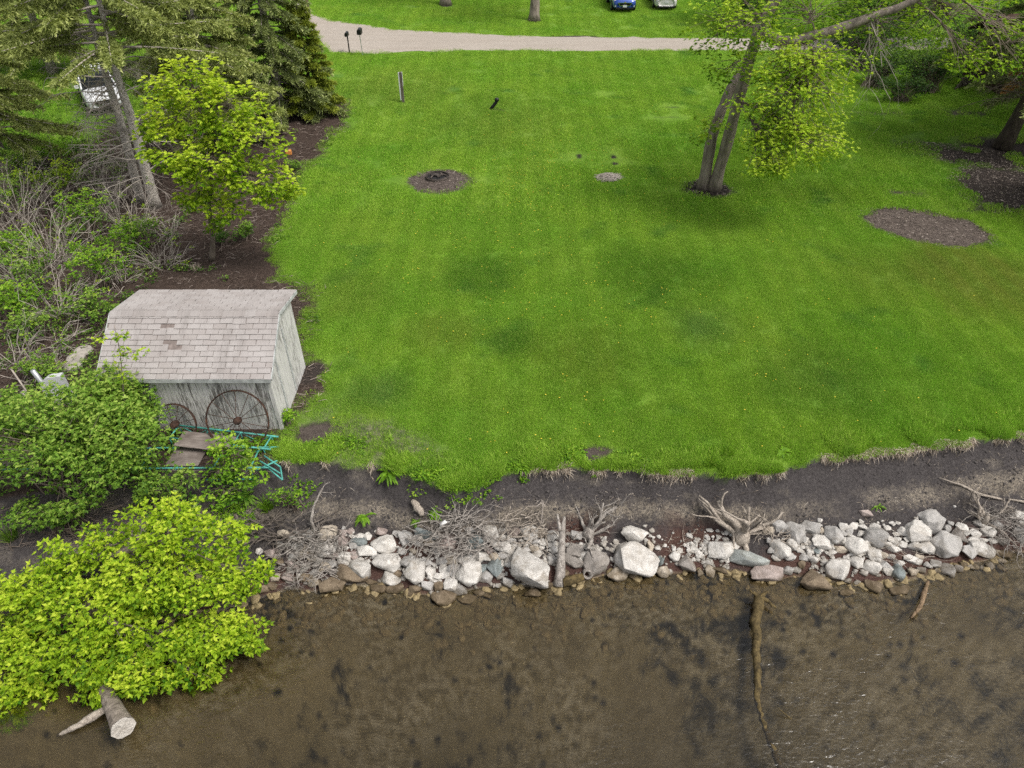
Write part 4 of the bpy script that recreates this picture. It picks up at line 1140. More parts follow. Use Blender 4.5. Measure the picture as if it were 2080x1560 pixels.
for i in range(11):
    a = _g.uniform(0, 6.28); p = _g.normal(0, .14, 3); p[2] = .09 + .03*_g.uniform()
    d = np.array([math.cos(a), math.sin(a), .15*_g.normal()])*.2*_g.uniform(.5, 1.2)
    MB().tube([p-d, p, p+d], [.025, .035, .022], 6).build('charred_log', IRONB, _t)

# heap of dry sticks on the lawn
_b = on((4.248, 30.014, 0)); _t = thing('stick_heap', 'small heap of dry grey sticks on the lawn', 'stick heap', _b)
_m = MB()
for i in range(170):
    a = _g.uniform(0, 6.28); r = .42*math.sqrt(_g.uniform()); c = np.array([r*1.25*math.cos(a), r*math.sin(a), .02 + .16*max(0, 1-r/.45)*_g.uniform(.4, 1)])
    th = _g.normal(.4, .5); d = np.array([math.cos(th), math.sin(th), .12*_g.normal()])*_g.uniform(.1, .26)
    _m.tube([c-d, c+[0, 0, .02], c+d], [.007, .009, .004], 3, cap=False)
_m.build('sticks', TWIG_GREY, _t)

# utility pole at the road bend
_b = on((-15.661, 60.542, 0)); _t = thing('utility_pole', 'wooden utility pole with a white conduit at the road bend', 'pole', _b)
MB().tube([(0, 0, -.1), (-.02, 0, 5), (-.04, 0, 10)], [.16, .14, .11], 12).build('pole', flat('pole_wood', (.36, .28, .21), .9, var=.25), _t, True)
MB().tube([(-.24, -.05, 0), (-.24, -.05, 5)], .055, 8).build('conduit', WHITEP, _t, True)
MB().box((-.04, 0, 9.3), (2.2, .1, .12)).build('crossarm', OLDWOOD, _t)

# junk behind the bush
_b = on((-12.575, 14.913, 0)); _t = thing('steel_pipe', 'upright pale steel pipe beside the white tub', 'pipe', _b)
MB().tube([(0, 0, -.1), (-.22, .02, 1.15)], .065, 10).build('pipe', STEEL, _t, True)
_b = on((-13.181, 14.871, 0)); _t = thing('steel_pipe', 'short leaning pale pipe left of the taller one', 'pipe', _b)
MB().tube([(0, 0, -.1), (-.18, .02, .45)], .06, 10).build('pipe', CONC, _t, True)
_b = on((-13.724, 15.334, 0)); _t = thing('wooden_stake', 'thin pale stake leaning in the brush behind the pipes', 'stake', _b)
MB().tube([(.2, -.1, -.05), (-.25, .3, .65)], .025, 6).build('stake', TWIG_GREY, _t)
# white half-round tub
_b = on((-12.418, 14.871, 0)); _t = thing('white_tub', 'white half-round plastic tub on edge behind the bush', 'tub', _b, rotz=.25)
k = 12; prof = [(.30*math.cos(a), .62 + .32*math.sin(a)) for a in np.linspace(math.pi, math.pi*.42, k)] + [(.28, .94), (.28, .1), (-.30, .1)]
V = []; nprof = len(prof)
for y, s in ((0, 1), (.30, .9)):
    for x, z in prof: V.append((x*s, y, z*s))
MB().add(V, [tuple(range(nprof))] + [tuple(range(2*nprof-1, nprof-1, -1))] + [(i, i+nprof, (i+1) % nprof+nprof, (i+1) % nprof) for i in range(nprof)]).build('shell', WHITEP, _t)
MB().box((0, .14, .05), (.55, .34, .26)).build('base', CONC, _t)
for lab, p in (('pale round stepping stone nearest the shed wall', (-12.904, 17.219, 0)), ('pale round stepping stone nearest the bush', (-12.861, 16.499, 0)), ('grey round stepping stone between the two pale ones', (-12.955, 16.854, 0))):
    o = MB().lathe([(.22, 0), (.26, .05), (.25, .11), (.15, .13)], 14).build('stepping_stone', CONC, None, False, on(p)); tag(o, lab, 'stone', 'stepping stones left of the shed')
_b = on((-10.465, 32.695, 0)); _t = thing('clay_block', 'small orange clay block on the brown litter', 'block', _b, rotz=.2)
ORANGE = flat('orange_clay', (.52, .20, .05), .8, var=.2)
bevel(MB().box((0, 0, .10), (.28, .20, .20)).build('block', ORANGE, _t), .02)
MB().box((0, 0, .205), (.20, .12, .01)).build('recess', flat('orange_pale', (.6, .33, .14), .8), _t)

# the brown wooden hut at the right edge
HUTW = NT('orange_log'); _f = HUTW.noise(HUTW.pos(.3, .3, 8), 3, 4)
HUTW = HUTW.pbr(HUTW.ramp(_f, [(.3, (.34, .15, .04)), (.7, (.68, .35, .10))]), .7)
HUTD = flat('dark_brown_roof_side_shade', (.055, .028, .018), .85, var=.3, scale=4)
_b = on((27.465, 41.416, 0)); _t = thing('wooden_hut', 'orange-brown log hut behind the spruce boughs at the right edge', 'hut', _b)
for j in range(13):
    MB().tube([(0, 0, .1 + .19*j), (4.2, .1, .1 + .19*j)], .092, 8).build('log', HUTW, _t, True)
    MB().tube([(-.05, .0, .1 + .19*j + .003), (-.3, 3.6, .1 + .19*j + .003)], .09, 8).build('side_log', HUTD, _t, True)  # shade on the side wall is put into the dark log colour
for nm, V in (('roof_slope', [(-.7, -.6, 2.45), (4.7, -.6, 2.45), (4.7, 1.8, 3.7), (-.7, 1.8, 3.7)]), ('roof_slope', [(-.7, 1.8, 3.7), (4.7, 1.8, 3.7), (4.7, 4.2, 2.45), (-.7, 4.2, 2.45)])):
    V = [np.array(v) for v in V]; V2 = V + [v + np.array([0, 0, .08]) for v in V]
    MB().add(V2, [(3,2,1,0),(4,5,6,7),(0,1,5,4),(1,2,6,5),(2,3,7,6),(3,0,4,7)]).build(nm, HUTD, _t)
# broken pallet by the hut
_b = on((26.125, 42.646, 0)); _t = thing('wooden_pallet', 'grey broken pallet leaning by the wooden hut', 'pallet', _b, rotz=.4)
for j in range(5): MB().box((-.5 + .25*j, .12*j*.3, .35), (.10, .03, .9), Matrix.Rotation(.7, 3, 'Y')).build('slat', OLDWOOD, _t)
for j in range(2): MB().box((-.1, .05, .2 + .35*j), (1.2, .05, .07)).build('runner', OLDWOOD, _t)

# dandelions: too many and too small to count
def dandelions():
    g = np.random.default_rng(21)
    n = 900
    x = g.normal(1.5, 6.0, n); y = 12.9 + np.abs(g.normal(11, 8.5, n))
    cl = vnoise(x*.55, y*.55, 77); k = (cl > .42) & (y < 42) & (y > edge_y(x) + .2); x, y = x[k], y[k]
    ce = g.normal(0, 1, (170, 2))*np.array([1.5, 2.2]) + np.array((0.984, 30.384, 0)[:2]); x = np.concatenate([x, ce[:, 0]]); y = np.concatenate([y, ce[:, 1]])
    z = zones(x, y); k = (z['mulch'] < .3) & (z['litter'] < .3) & (z['road'] < .3); x, y = x[k], y[k]
    V = []; F = []; zz = ground_z(x, y)
    for i in range(len(x)):
        r = g.uniform(.011, .022); m = 7; b = len(V); h = g.uniform(.05, .10)
        V.append((x[i], y[i], zz[i] + h + .012))
        for j in range(m): V.append((x[i] + r*math.cos(j*6.283/m), y[i] + r*math.sin(j*6.283/m), zz[i] + h))
        for j in range(m): F.append((b, b+1+j, b+1+(j+1) % m))
    o = link('dandelions', np_mesh('dandelions', V, F), flat('dandelion_yellow', (.62, .50, .05), .8)); tag(o, 'tiny yellow dandelion flowers dotted through the lawn', 'flowers', kind='stuff')
dandelions()

# ---------------------------------------------------------------- cars
GLASSD = flat('car_glass', (.012, .015, .018), .08, spec=.6, var=.05)
TYRE = flat('tyre_rubber', (.014, .014, .014), .85)
ALLOY = flat('alloy', (.45, .45, .46), .3, metal=.9)
LAMP = flat('lamp_lens', (.55, .56, .58), .12, spec=.6)
REDLAMP = flat('tail_lamp', (.30, .012, .016), .15, spec=.6)
CHROME = flat('chrome', (.75, .75, .76), .12, metal=1.0, var=.03)
DARKP = flat('dark_plastic', (.016, .016, .017), .6)

def loft(sections):
    """sections: list of (y, [(x,z)...]) half-profiles, mirrored"""
    V = []; F = []
    for y, pr in sections:
        full = [(x, z) for x, z in pr] + [(-x, z) for x, z in pr[::-1]]
        V += [(x, y, z) for x, z in full]
    k = 2*len(sections[0][1])
    for i in range(len(sections)-1):
        for j in range(k): F.append((i*k+j, i*k+(j+1) % k, (i+1)*k+(j+1) % k, (i+1)*k+j))
    F.append(tuple(range(k))); F.append(tuple((len(sections)-1)*k+j for j in range(k-1, -1, -1)))
    return V, F

def car(name, label, base, yaw, paint, suv, front):
    """front bumper at y = 0 of the car's frame, length along +y; front=True means the nose is at the base point"""
    t = thing(name, label, 'car', on(base), 'parked cars', yaw)
    L = 4.65; W = .92 if suv else .90; gl = .24 if suv else .17
    hood = 1.02 if suv else .84; belt = 1.12 if suv else .95; roof = 1.68 if suv else 1.44
    def sec(y, w, z0, zt, cr=.86): return (y, [(w*.80, z0), (w*.97, z0+.10), (w, z0+.32), (w*.985, zt*.82), (w*cr, zt), (w*.4, zt+.03)])
    S = [sec(0, W*.66, gl+.10, .70), sec(.05, W*.84, gl+.05, hood-.20), sec(.22, W*.97, gl, hood-.07), sec(.9, W, gl-.02, hood), sec(1.35, W, gl, belt-.03), sec(2.6, W, gl, belt), sec(3.7, W, gl, belt+.02), sec(4.3, W*.97, gl+.02, belt+.01 if suv else .98), sec(4.56, W*.88, gl+.08, .98 if suv else .90), sec(L, W*.70, gl+.16, .80)]
    if not front:
        S = [(L - y, pr) for y, pr in S][::-1]
    def yy(v): return v if front else L - v
    V, F = loft(S); o = MB().add(V, F).build('body', paint, t, True)
    if not front: pass
    m = o.modifiers.new('sub', 'SUBSURF'); m.levels = m.render_levels = 2
    # greenhouse
    rr = (3.55, 4.35) if suv else (3.2, 4.1)
    P = [(1.15, belt-.06), (1.95, roof-.05), (2.5, roof), (rr[0], roof-.03), (rr[1], belt-.02)]
    G_ = []
    for y, z in P:
        G_.append((yy(y), [(W*.90, belt-.12), (W*.90, belt-.06), (W*.80 if z > belt+.1 else W*.88, max(z-.06, belt-.05)), (W*.66, z), (W*.3, z+.015)]))
    if not front: G_ = G_[::-1]
    V, F = loft(G_); gh = MB().add(V, F).build('cabin_glass', GLASSD, t, True)
    R_ = [(yy(y), [(W*.80, z-.05), (W*.80, z-.04), (W*.66, z+.014), (W*.3, z+.032)]) for y, z in ((1.95, roof-.05), (2.5, roof), (rr[0], roof-.03))]
    if not front: R_ = R_[::-1]
    V, F = loft(R_); MB().add(V, F).build('roof', paint, t, True)
    for x in (-1, 1):
        for (a, za), (b, zb) in (((1.15, belt-.04), (1.95, roof-.05)), ((rr[0], roof-.05), (rr[1], belt)), ((2.7, belt), (2.65, roof-.03))):
            MB().bar((x*W*.895, yy(a), za), (x*W*.78, yy(b), zb), .07, .05).build('pillar', paint, t)
        for y in (.92, 3.62):
            ax = [[0, 0, 1], [0, 1, 0], [-1, 0, 0]]
            r = .36 if suv else .32
            w = MB().lathe([(r-.14, -.11), (r-.02, -.11), (r, -.08), (r, .08), (r-.02, .11), (r-.14, .11)], 24, ax=ax).build('wheel', TYRE, t, True, (x*(W-.08), yy(y), r))
            MB().lathe([(.05, -.115), (r-.13, -.112), (r-.13, .112), (.05, .115)], 14, ax=ax).build('rim', ALLOY, w, False)
        MB().box((x*(W+.09), yy(1.5), belt+.03), (.20, .12, .14)).build('mirror', paint, t)
    def face(y): return yy(y)
    s = -1 if front else 1                                   # outward at the nose
    # nose
    for x in (-1, 1):
        MB().add([(x*.50, face(.045), hood-.27), (x*.80, face(.19), hood-.22), (x*.83, face(.26), hood-.11), (x*.56, face(.10), hood-.17), (x*.50, face(.13), hood-.27), (x*.80, face(.3), hood-.22), (x*.83, face(.36), hood-.11), (x*.56, face(.25), hood-.17)],
                 [(0,1,2,3),(3,2,1,0),(0,4,5,1),(1,5,6,2),(2,6,7,3),(3,7,4,0)]).build('headlight', LAMP, t)
        MB().box((x*.68, face(.055), gl+.24), (.17, .05, .09)).build('fog_light', LAMP, t)
    gp = [(-.52, .66 if suv else .56), (.52, .66 if suv else .56), (.38, .46), (-.38, .46)]
    MB().add([(x, face(-.022), z+.06) for x, z in gp] + [(x, face(.08), z+.06) for x, z in gp], [(0,1,2,3),(3,2,1,0),(0,4,5,1),(1,5,6,2),(2,6,7,3),(3,7,4,0)]).build('grille', DARKP, t)
    for (a, b) in ((gp[0], gp[1]), (gp[2], gp[3]), (gp[0], gp[3]), (gp[1], gp[2])):
        MB().bar((a[0], face(-.028), a[1]+.06), (b[0], face(-.028), b[1]+.06), .03, .03).build('grille_trim', CHROME, t)
    MB().box((0, face(.02), gl+.10), (1.3, .08, .14)).build('lower_bumper', DARKP, t)
    MB().box((0, face(-.045), gl+.25), (.31, .012, .155)).build('licence_plate', WHITEP, t)
    if suv:                                                   # cross-shaped badge
        e = MB().box((0, face(-.045), .755), (.17, .015, .032)).box((.008, face(-.047), .755), (.06, .015, .062)).build('badge', flat('gold_badge', (.62, .50, .25), .3, metal=.6), t)
    # tail
    for x in (-1, 1):
        MB().add([(x*.58, face(L+.0-.09), belt-.28), (x*.84, face(L-.20), belt-.26), (x*.85, face(L-.22), belt-.06), (x*.62, face(L-.13), belt-.04), (x*.58, face(L-.2), belt-.28), (x*.80, face(L-.3), belt-.26), (x*.80, face(L-.3), belt-.06), (x*.62, face(L-.25), belt-.04)],
                 [(0,1,2,3),(3,2,1,0),(0,4,5,1),(1,5,6,2),(2,6,7,3),(3,7,4,0)]).build('tail_light', REDLAMP, t)
    MB().box((0, face(L+.0), .62), (.31, .03, .155)).build('licence_plate', WHITEP, t)
    MB().box((0, face(L-.04), gl+.12), (1.35, .08, .12)).build('lower_bumper', DARKP, t)
    return t
BLUE = flat('blue_car_paint', (.010, .055, .30), .25, metal=.2, coat=1.0, var=.05)
SILVER = flat('silver_car_paint', (.62, .61, .59), .35, metal=.0, coat=1.0, var=.04)
WHITEC = flat('white_car_paint', (.70, .71, .72), .3, coat=1.0, var=.03)
car('suv_car', 'blue sport utility car parked nose-on on the far lawn', (8.705, 61.026, 0), .02, BLUE, True, True)
car('sedan_car', 'silver sedan parked tail towards us on the far lawn', (12.021, 61.683, 0), -.03, SILVER, False, False)
car('white_car', 'white car parked behind the twin bare spruce trunks', (-21.291, 38.194, 0), .55, WHITEC, True, True)

# ---------------------------------------------------------------- the shore: stones, driftwood, weeds
# stones: x, y, z of the centre, width, depth, height, tone
ROCKS = [(-3.61,10.41,-1.32,0.48,0.62,0.38,'p'),
(-3.78,10.29,-1.38,0.64,0.39,0.29,'b'),
(-3.01,10.57,-1.28,0.66,0.5,0.36,'p'),
(-3.12,11.02,-1.19,0.55,0.4,0.29,'p'),
(-3.56,10.83,-1.22,0.43,0.29,0.21,'p'),
(-3.88,10.74,-1.26,0.26,0.21,0.15,'k'),
(-4.06,10.65,-1.27,0.26,0.33,0.21,'p'),
(-4.17,11.06,-1.14,0.24,0.25,0.18,'k'),
(-3.81,11.13,-1.2,0.41,0.21,0.16,'s'),
(-3.88,11.0,-1.23,0.29,0.17,0.12,'g'),
(-3.57,11.25,-1.17,0.16,0.23,0.13,'p'),
(-3.76,11.25,-1.18,0.21,0.13,0.09,'p'),
(-2.26,11.06,-1.06,0.26,0.27,0.2,'p'),
(-2.08,11.12,-0.92,0.53,0.19,0.2,'s'),
(-2.01,10.98,-1.05,0.22,0.19,0.14,'t'),
(-0.84,10.94,-1.04,0.38,0.35,0.26,'s'),
(-2.49,10.55,-1.25,0.3,0.35,0.24,'g'),
(-2.28,10.25,-1.29,0.44,0.47,0.34,'p'),
(-1.99,10.31,-1.3,0.22,0.24,0.17,'p'),
(-2.85,10.16,-1.42,0.38,0.31,0.22,'p'),
(-3.15,9.96,-1.49,0.35,0.22,0.16,'b'),
(-2.71,9.94,-1.46,0.43,0.18,0.16,'b'),
(-2.26,9.93,-1.44,0.25,0.18,0.13,'b'),
(-1.99,9.99,-1.4,0.27,0.24,0.18,'g'),
(-1.73,9.95,-1.41,0.25,0.22,0.16,'b'),
(-1.46,9.99,-1.38,0.27,0.36,0.22,'p'),
(-1.24,9.87,-1.46,0.29,0.2,0.15,'g'),
(-1.82,10.17,-1.34,0.2,0.18,0.13,'p'),
(-1.57,10.23,-1.33,0.3,0.16,0.12,'p'),
(-1.62,10.36,-1.29,0.22,0.16,0.12,'p'),
(-1.4,10.34,-1.27,0.24,0.25,0.18,'g'),
(-1.13,10.6,-1.24,0.32,0.21,0.15,'p'),
(-0.99,10.22,-1.31,0.52,0.49,0.36,'p'),
(-0.77,10.67,-1.21,0.26,0.27,0.2,'p'),
(-0.62,10.67,-1.25,0.16,0.23,0.13,'p'),
(-0.42,10.69,-1.24,0.24,0.19,0.14,'t'),
(-0.71,10.41,-1.33,0.3,0.18,0.14,'s'),
(-0.41,10.45,-1.3,0.3,0.45,0.24,'s'),
(-0.61,10.21,-1.39,0.28,0.24,0.18,'g'),
(0.45,10.32,-1.24,0.98,1.05,0.77,'p'),
(-1.58,9.66,-1.48,0.47,0.3,0.22,'b'),
(-1.04,9.67,-1.53,0.37,0.2,0.15,'b'),
(-0.55,9.79,-1.55,0.2,0.18,0.13,'b'),
(-4.23,10.04,-1.42,0.51,0.39,0.28,'b'),
(-5.07,10.78,-1.22,0.26,0.35,0.21,'t'),
(-4.85,10.67,-1.26,0.2,0.23,0.16,'t'),
(-5.24,10.51,-1.32,0.36,0.25,0.18,'k'),
(-5.85,10.78,-1.22,0.36,0.25,0.18,'k'),
(-5.3,10.71,-1.25,0.2,0.17,0.12,'g'),
(-4.53,10.41,-1.34,0.28,0.27,0.2,'t'),
(-5.35,10.23,-1.38,0.24,0.29,0.19,'k'),
(-1.78,9.73,-1.49,0.23,0.18,0.13,'b'),
(0.01,10.79,-1.26,0.2,0.19,0.14,'p'),
(0.15,11.01,-1.22,0.14,0.13,0.09,'p'),
(-0.42,11.02,-1.13,0.14,0.17,0.11,'p'),
(-2.43,9.83,-1.48,0.2,0.14,0.1,'b'),
(-0.75,9.83,-1.53,0.27,0.16,0.12,'b'),
(-3.36,10.76,-1.29,0.18,0.17,0.12,'g'),
(-3.05,11.23,-1.17,0.14,0.11,0.08,'p'),
(-4.18,11.39,-1.02,0.1,0.11,0.08,'g'),
(0.95,10.65,-1.3,0.2,0.25,0.16,'g'),
(1.02,10.91,-1.24,0.14,0.21,0.11,'p'),
(0.87,10.04,-1.47,0.18,0.14,0.1,'b'),
(0.46,9.82,-1.52,0.35,0.24,0.18,'b'),
(-0.09,10.11,-1.44,0.24,0.24,0.18,'g'),
(-5.86,9.9,-1.43,0.23,0.2,0.15,'b'),
(-6.15,10.82,-1.2,0.14,0.15,0.11,'p'),
(-5.48,11.02,-1.16,0.12,0.13,0.09,'p'),
(-1.49,10.57,-1.23,0.24,0.19,0.14,'t'),
(-1.69,10.55,-1.23,0.24,0.16,0.12,'g'),
(-1.24,10.38,-1.3,0.2,0.18,0.14,'g'),
(-0.93,10.5,-1.29,0.2,0.16,0.12,'g'),
(-2.75,10.29,-1.39,0.2,0.16,0.12,'b'),
(-3.35,10.13,-1.47,0.24,0.14,0.1,'b'),
(-4.27,10.71,-1.25,0.2,0.19,0.14,'k'),
(-4.37,10.55,-1.3,0.24,0.19,0.14,'g'),
(-4.84,10.95,-1.18,0.24,0.19,0.14,'g'),
(-0.21,10.71,-1.25,0.2,0.17,0.12,'g'),
(-2.68,10.85,-1.24,0.2,0.19,0.14,'g'),
(-5.61,10.58,-1.28,0.24,0.19,0.14,'b'),
(-5.69,9.99,-1.43,0.24,0.18,0.13,'b'),
(-2.08,10.52,-1.25,0.24,0.18,0.14,'g'),
(-1.23,10.17,-1.36,0.18,0.16,0.12,'p'),
(-2.39,10.83,-1.21,0.18,0.17,0.12,'t'),
(1.61,11.3,-1.18,0.29,0.24,0.17,'g'),
(1.53,10.86,-1.23,0.34,0.35,0.26,'b2'),
(1.77,10.76,-1.29,0.26,0.21,0.16,'p'),
(2.04,10.93,-1.25,0.25,0.21,0.16,'p'),
(1.84,11.01,-1.24,0.15,0.14,0.1,'p'),
(1.48,10.62,-1.3,0.45,0.29,0.21,'b2'),
(2.07,10.54,-1.33,0.62,0.62,0.45,'b2'),
(3.03,11.26,-1.09,0.67,0.51,0.38,'p'),
(3.02,10.64,-1.29,0.96,0.81,0.6,'p'),
(2.58,10.33,-1.47,0.48,0.29,0.21,'t'),
(3.38,11.06,-1.26,0.17,0.31,0.14,'t'),
(3.98,10.75,-1.34,0.24,0.21,0.16,'p'),
(4.24,10.6,-1.39,0.34,0.44,0.27,'b2'),
(3.65,10.4,-1.45,0.3,0.25,0.18,'t'),
(3.62,10.66,-1.37,0.17,0.23,0.14,'s'),
(2.93,10.32,-1.51,0.19,0.13,0.1,'b'),
(5.2,10.92,-1.26,0.64,0.39,0.29,'p'),
(5.81,10.67,-1.31,0.88,0.37,0.34,'s2'),
(6.09,10.33,-1.4,0.61,0.42,0.31,'k'),
(6.56,10.94,-1.21,0.32,0.53,0.26,'p'),
(4.79,10.46,-1.49,0.19,0.27,0.15,'t'),
(4.53,10.43,-1.51,0.15,0.21,0.12,'t'),
(2.45,10.71,-1.37,0.11,0.14,0.09,'p'),
(1.04,10.91,-1.24,0.13,0.17,0.11,'p'),
(5.07,10.46,-1.47,0.37,0.15,0.14,'b'),
(1.23,10.34,-1.4,0.22,0.19,0.14,'b'),
(7.01,11.31,-1.08,0.44,0.54,0.35,'g'),
(6.91,11.03,-1.19,0.32,0.29,0.21,'p'),
(7.25,11.12,-1.21,0.1,0.18,0.08,'p'),
(7.38,11.01,-1.23,0.18,0.2,0.14,'g'),
(7.62,11.07,-1.17,0.44,0.37,0.27,'p'),
(7.95,11.24,-1.11,0.36,0.53,0.29,'g'),
(8.21,11.3,-1.11,0.16,0.16,0.12,'g'),
(7.47,10.87,-1.28,0.16,0.14,0.1,'s'),
(8.19,11.1,-1.19,0.2,0.18,0.14,'p'),
(8.44,10.97,-1.2,0.44,0.45,0.33,'p'),
(8.97,11.2,-1.16,0.52,0.6,0.42,'g'),
(8.77,11.11,-1.24,0.22,0.16,0.12,'p'),
(8.82,10.79,-1.3,0.26,0.34,0.2,'p'),
(9.37,11.0,-1.29,0.36,0.25,0.18,'p'),
(10.11,11.38,-1.13,0.5,0.54,0.4,'p'),
(10.55,11.65,-1.1,0.59,0.63,0.46,'g'),
(10.72,11.03,-1.29,0.74,0.64,0.47,'g'),
(10.2,11.0,-1.3,0.32,0.33,0.24,'p'),
(11.16,11.37,-1.26,0.28,0.37,0.23,'b2'),
(11.33,11.58,-1.22,0.26,0.21,0.15,'p'),
(11.6,11.43,-1.27,0.28,0.21,0.15,'p'),
(11.5,11.27,-1.33,0.3,0.19,0.14,'p'),
(11.75,11.27,-1.34,0.26,0.17,0.12,'p'),
(11.61,11.02,-1.38,0.52,0.33,0.24,'p'),
(11.22,10.94,-1.38,0.32,0.37,0.25,'g'),
(12.01,11.27,-1.38,0.2,0.15,0.11,'p'),
(7.88,10.41,-1.35,0.62,0.5,0.37,'p'),
(8.34,10.59,-1.32,0.31,0.28,0.21,'p'),
(8.67,10.46,-1.37,0.35,0.34,0.25,'p'),
(9.0,10.54,-1.37,0.23,0.26,0.19,'g'),
(9.06,10.42,-1.41,0.23,0.2,0.15,'p'),
(9.28,10.36,-1.42,0.25,0.38,0.2,'s'),
(9.62,10.41,-1.44,0.27,0.2,0.15,'t'),
(9.75,10.7,-1.37,0.35,0.2,0.15,'p'),
(8.33,10.82,-1.3,0.32,0.14,0.12,'p'),
(8.14,10.72,-1.33,0.16,0.14,0.1,'p'),
(8.06,10.94,-1.26,0.28,0.16,0.12,'t'),
(7.2,10.13,-1.44,0.71,0.56,0.41,'b'),
(8.57,10.03,-1.47,0.36,0.32,0.23,'b'),
(9.16,9.93,-1.51,0.46,0.24,0.17,'b'),
(12.18,10.95,-1.48,0.32,0.21,0.15,'b'),
(12.92,11.83,-1.23,0.37,0.34,0.25,'p'),
(12.78,11.43,-1.34,0.28,0.38,0.23,'g'),
(8.94,11.85,-0.99,0.29,0.21,0.15,'k'),
(7.74,11.65,-1.04,0.1,0.1,0.08,'p'),
(8.75,11.64,-1.07,0.12,0.12,0.09,'p'),
(9.41,11.52,-1.19,0.16,0.15,0.11,'p'),
(9.76,11.41,-1.18,0.24,0.21,0.15,'p'),
(9.56,11.36,-1.21,0.14,0.12,0.09,'p'),
(9.71,11.62,-1.11,0.12,0.08,0.06,'p'),
(9.63,11.06,-1.27,0.2,0.16,0.12,'p'),
(10.53,10.92,-1.37,0.24,0.2,0.15,'g'),
(8.7,10.95,-1.28,0.12,0.2,0.09,'p'),
(7.93,9.86,-1.54,0.34,0.18,0.13,'b'),
(10.19,11.74,-1.07,0.08,0.08,0.06,'p'),
(11.39,12.17,-1.11,0.06,0.06,0.04,'p'),
(8.53,11.5,-1.1,0.24,0.15,0.11,'p'),
(8.77,11.5,-1.1,0.2,0.15,0.11,'p'),
(8.4,11.35,-1.1,0.18,0.14,0.11,'g'),
(8.39,11.21,-1.14,0.24,0.16,0.12,'p'),
(9.54,11.63,-1.13,0.12,0.09,0.07,'p'),
(9.36,11.22,-1.22,0.18,0.14,0.11,'p'),
(9.54,11.21,-1.24,0.18,0.12,0.09,'p'),
(9.79,11.22,-1.26,0.18,0.14,0.11,'p'),
(10.94,11.56,-1.23,0.16,0.17,0.12,'g'),
(11.1,11.7,-1.21,0.14,0.13,0.09,'g'),
(11.37,11.44,-1.27,0.18,0.15,0.11,'p'),
(10.3,10.45,-1.48,0.12,0.12,0.09,'t'),
(10.98,10.63,-1.49,0.2,0.16,0.12,'b'),
(9.96,10.78,-1.37,0.2,0.14,0.1,'t'),
(11.97,11.52,-1.28,0.32,0.33,0.21,'p'),
(6.75,10.75,-1.32,0.26,0.23,0.15,'g'),
(6.65,10.42,-1.42,0.22,0.18,0.14,'g'),
(10.3,10.62,-1.43,0.22,0.22,0.14,'g'),
(-2.64,11.16,-1.13,0.37,0.33,0.26,'g'),
(11.67,10.62,-1.52,0.23,0.19,0.13,'b2'),
(7.34,10.68,-1.33,0.24,0.2,0.18,'p'),
(6.35,11.31,-1.02,0.22,0.19,0.15,'t'),
(10.55,10.48,-1.48,0.27,0.28,0.15,'g'),
(7.11,10.73,-1.33,0.18,0.17,0.11,'g'),
(-1.54,10.92,-1.0,0.4,0.36,0.26,'k'),
(0.34,11.05,-1.23,0.18,0.13,0.13,'p'),
(9.26,10.77,-1.35,0.17,0.14,0.1,'p'),
(9.12,11.53,-1.18,0.22,0.2,0.16,'p'),
(-4.53,10.84,-1.18,0.39,0.38,0.25,'p'),
(6.64,11.43,-1.0,0.33,0.26,0.2,'g'),
(-0.56,11.24,-0.99,0.39,0.37,0.26,'p'),
(12.25,11.74,-1.27,0.31,0.25,0.21,'g'),
(10.1,10.59,-1.43,0.18,0.15,0.11,'g'),
(0.77,11.09,-1.19,0.18,0.17,0.11,'p'),
(-0.05,11.15,-1.15,0.24,0.19,0.15,'g'),
(12.52,11.79,-1.28,0.26,0.2,0.14,'k'),
(7.4,11.45,-1.06,0.39,0.3,0.25,'g'),
(-5.0,11.21,-1.1,0.27,0.23,0.17,'g'),
(9.06,10.8,-1.32,0.19,0.17,0.13,'t'),
(6.32,11.11,-1.14,0.19,0.16,0.11,'g'),
(0.42,11.35,-1.11,0.36,0.37,0.22,'p'),
(6.43,10.71,-1.33,0.19,0.17,0.12,'p'),
(-4.92,10.19,-1.4,0.27,0.24,0.16,'b'),
(11.92,10.58,-1.55,0.22,0.21,0.12,'b2'),
(9.89,10.47,-1.45,0.21,0.17,0.13,'b2'),
(6.34,10.88,-1.25,0.18,0.14,0.14,'g'),
(-1.27,11.04,-0.91,0.2,0.17,0.12,'g'),
(-5.38,11.21,-1.12,0.29,0.24,0.15,'p'),
(-0.2,10.94,-1.18,0.29,0.29,0.15,'p'),
(11.47,10.58,-1.53,0.17,0.14,0.1,'g'),
(12.24,11.28,-1.41,0.21,0.2,0.14,'b2'),
(-4.7,10.07,-1.42,0.24,0.19,0.14,'t'),
(-4.16,11.26,-1.08,0.19,0.19,0.12,'k'),
(-0.24,11.33,-1.05,0.16,0.14,0.11,'p'),
(10.82,10.53,-1.49,0.2,0.17,0.15,'b2'),
(-2.86,11.31,-1.11,0.18,0.15,0.11,'g'),
(7.74,11.39,-1.11,0.16,0.17,0.09,'t'),
(12.02,10.76,-1.52,0.18,0.15,0.11,'t'),
(11.31,10.58,-1.53,0.17,0.16,0.1,'t'),
(7.84,10.87,-1.3,0.16,0.13,0.08,'p'),
(-4.56,11.28,-1.03,0.4,0.38,0.21,'t'),
(-5.64,11.21,-1.04,0.28,0.22,0.17,'t'),
(-1.04,11.14,-0.81,0.19,0.14,0.14,'g'),
(8.66,11.3,-1.15,0.19,0.16,0.11,'p'),
(-0.08,10.56,-1.3,0.21,0.16,0.15,'p'),
(11.78,11.69,-1.2,0.21,0.22,0.12,'g'),
(8.27,11.48,-1.06,0.2,0.17,0.14,'p'),
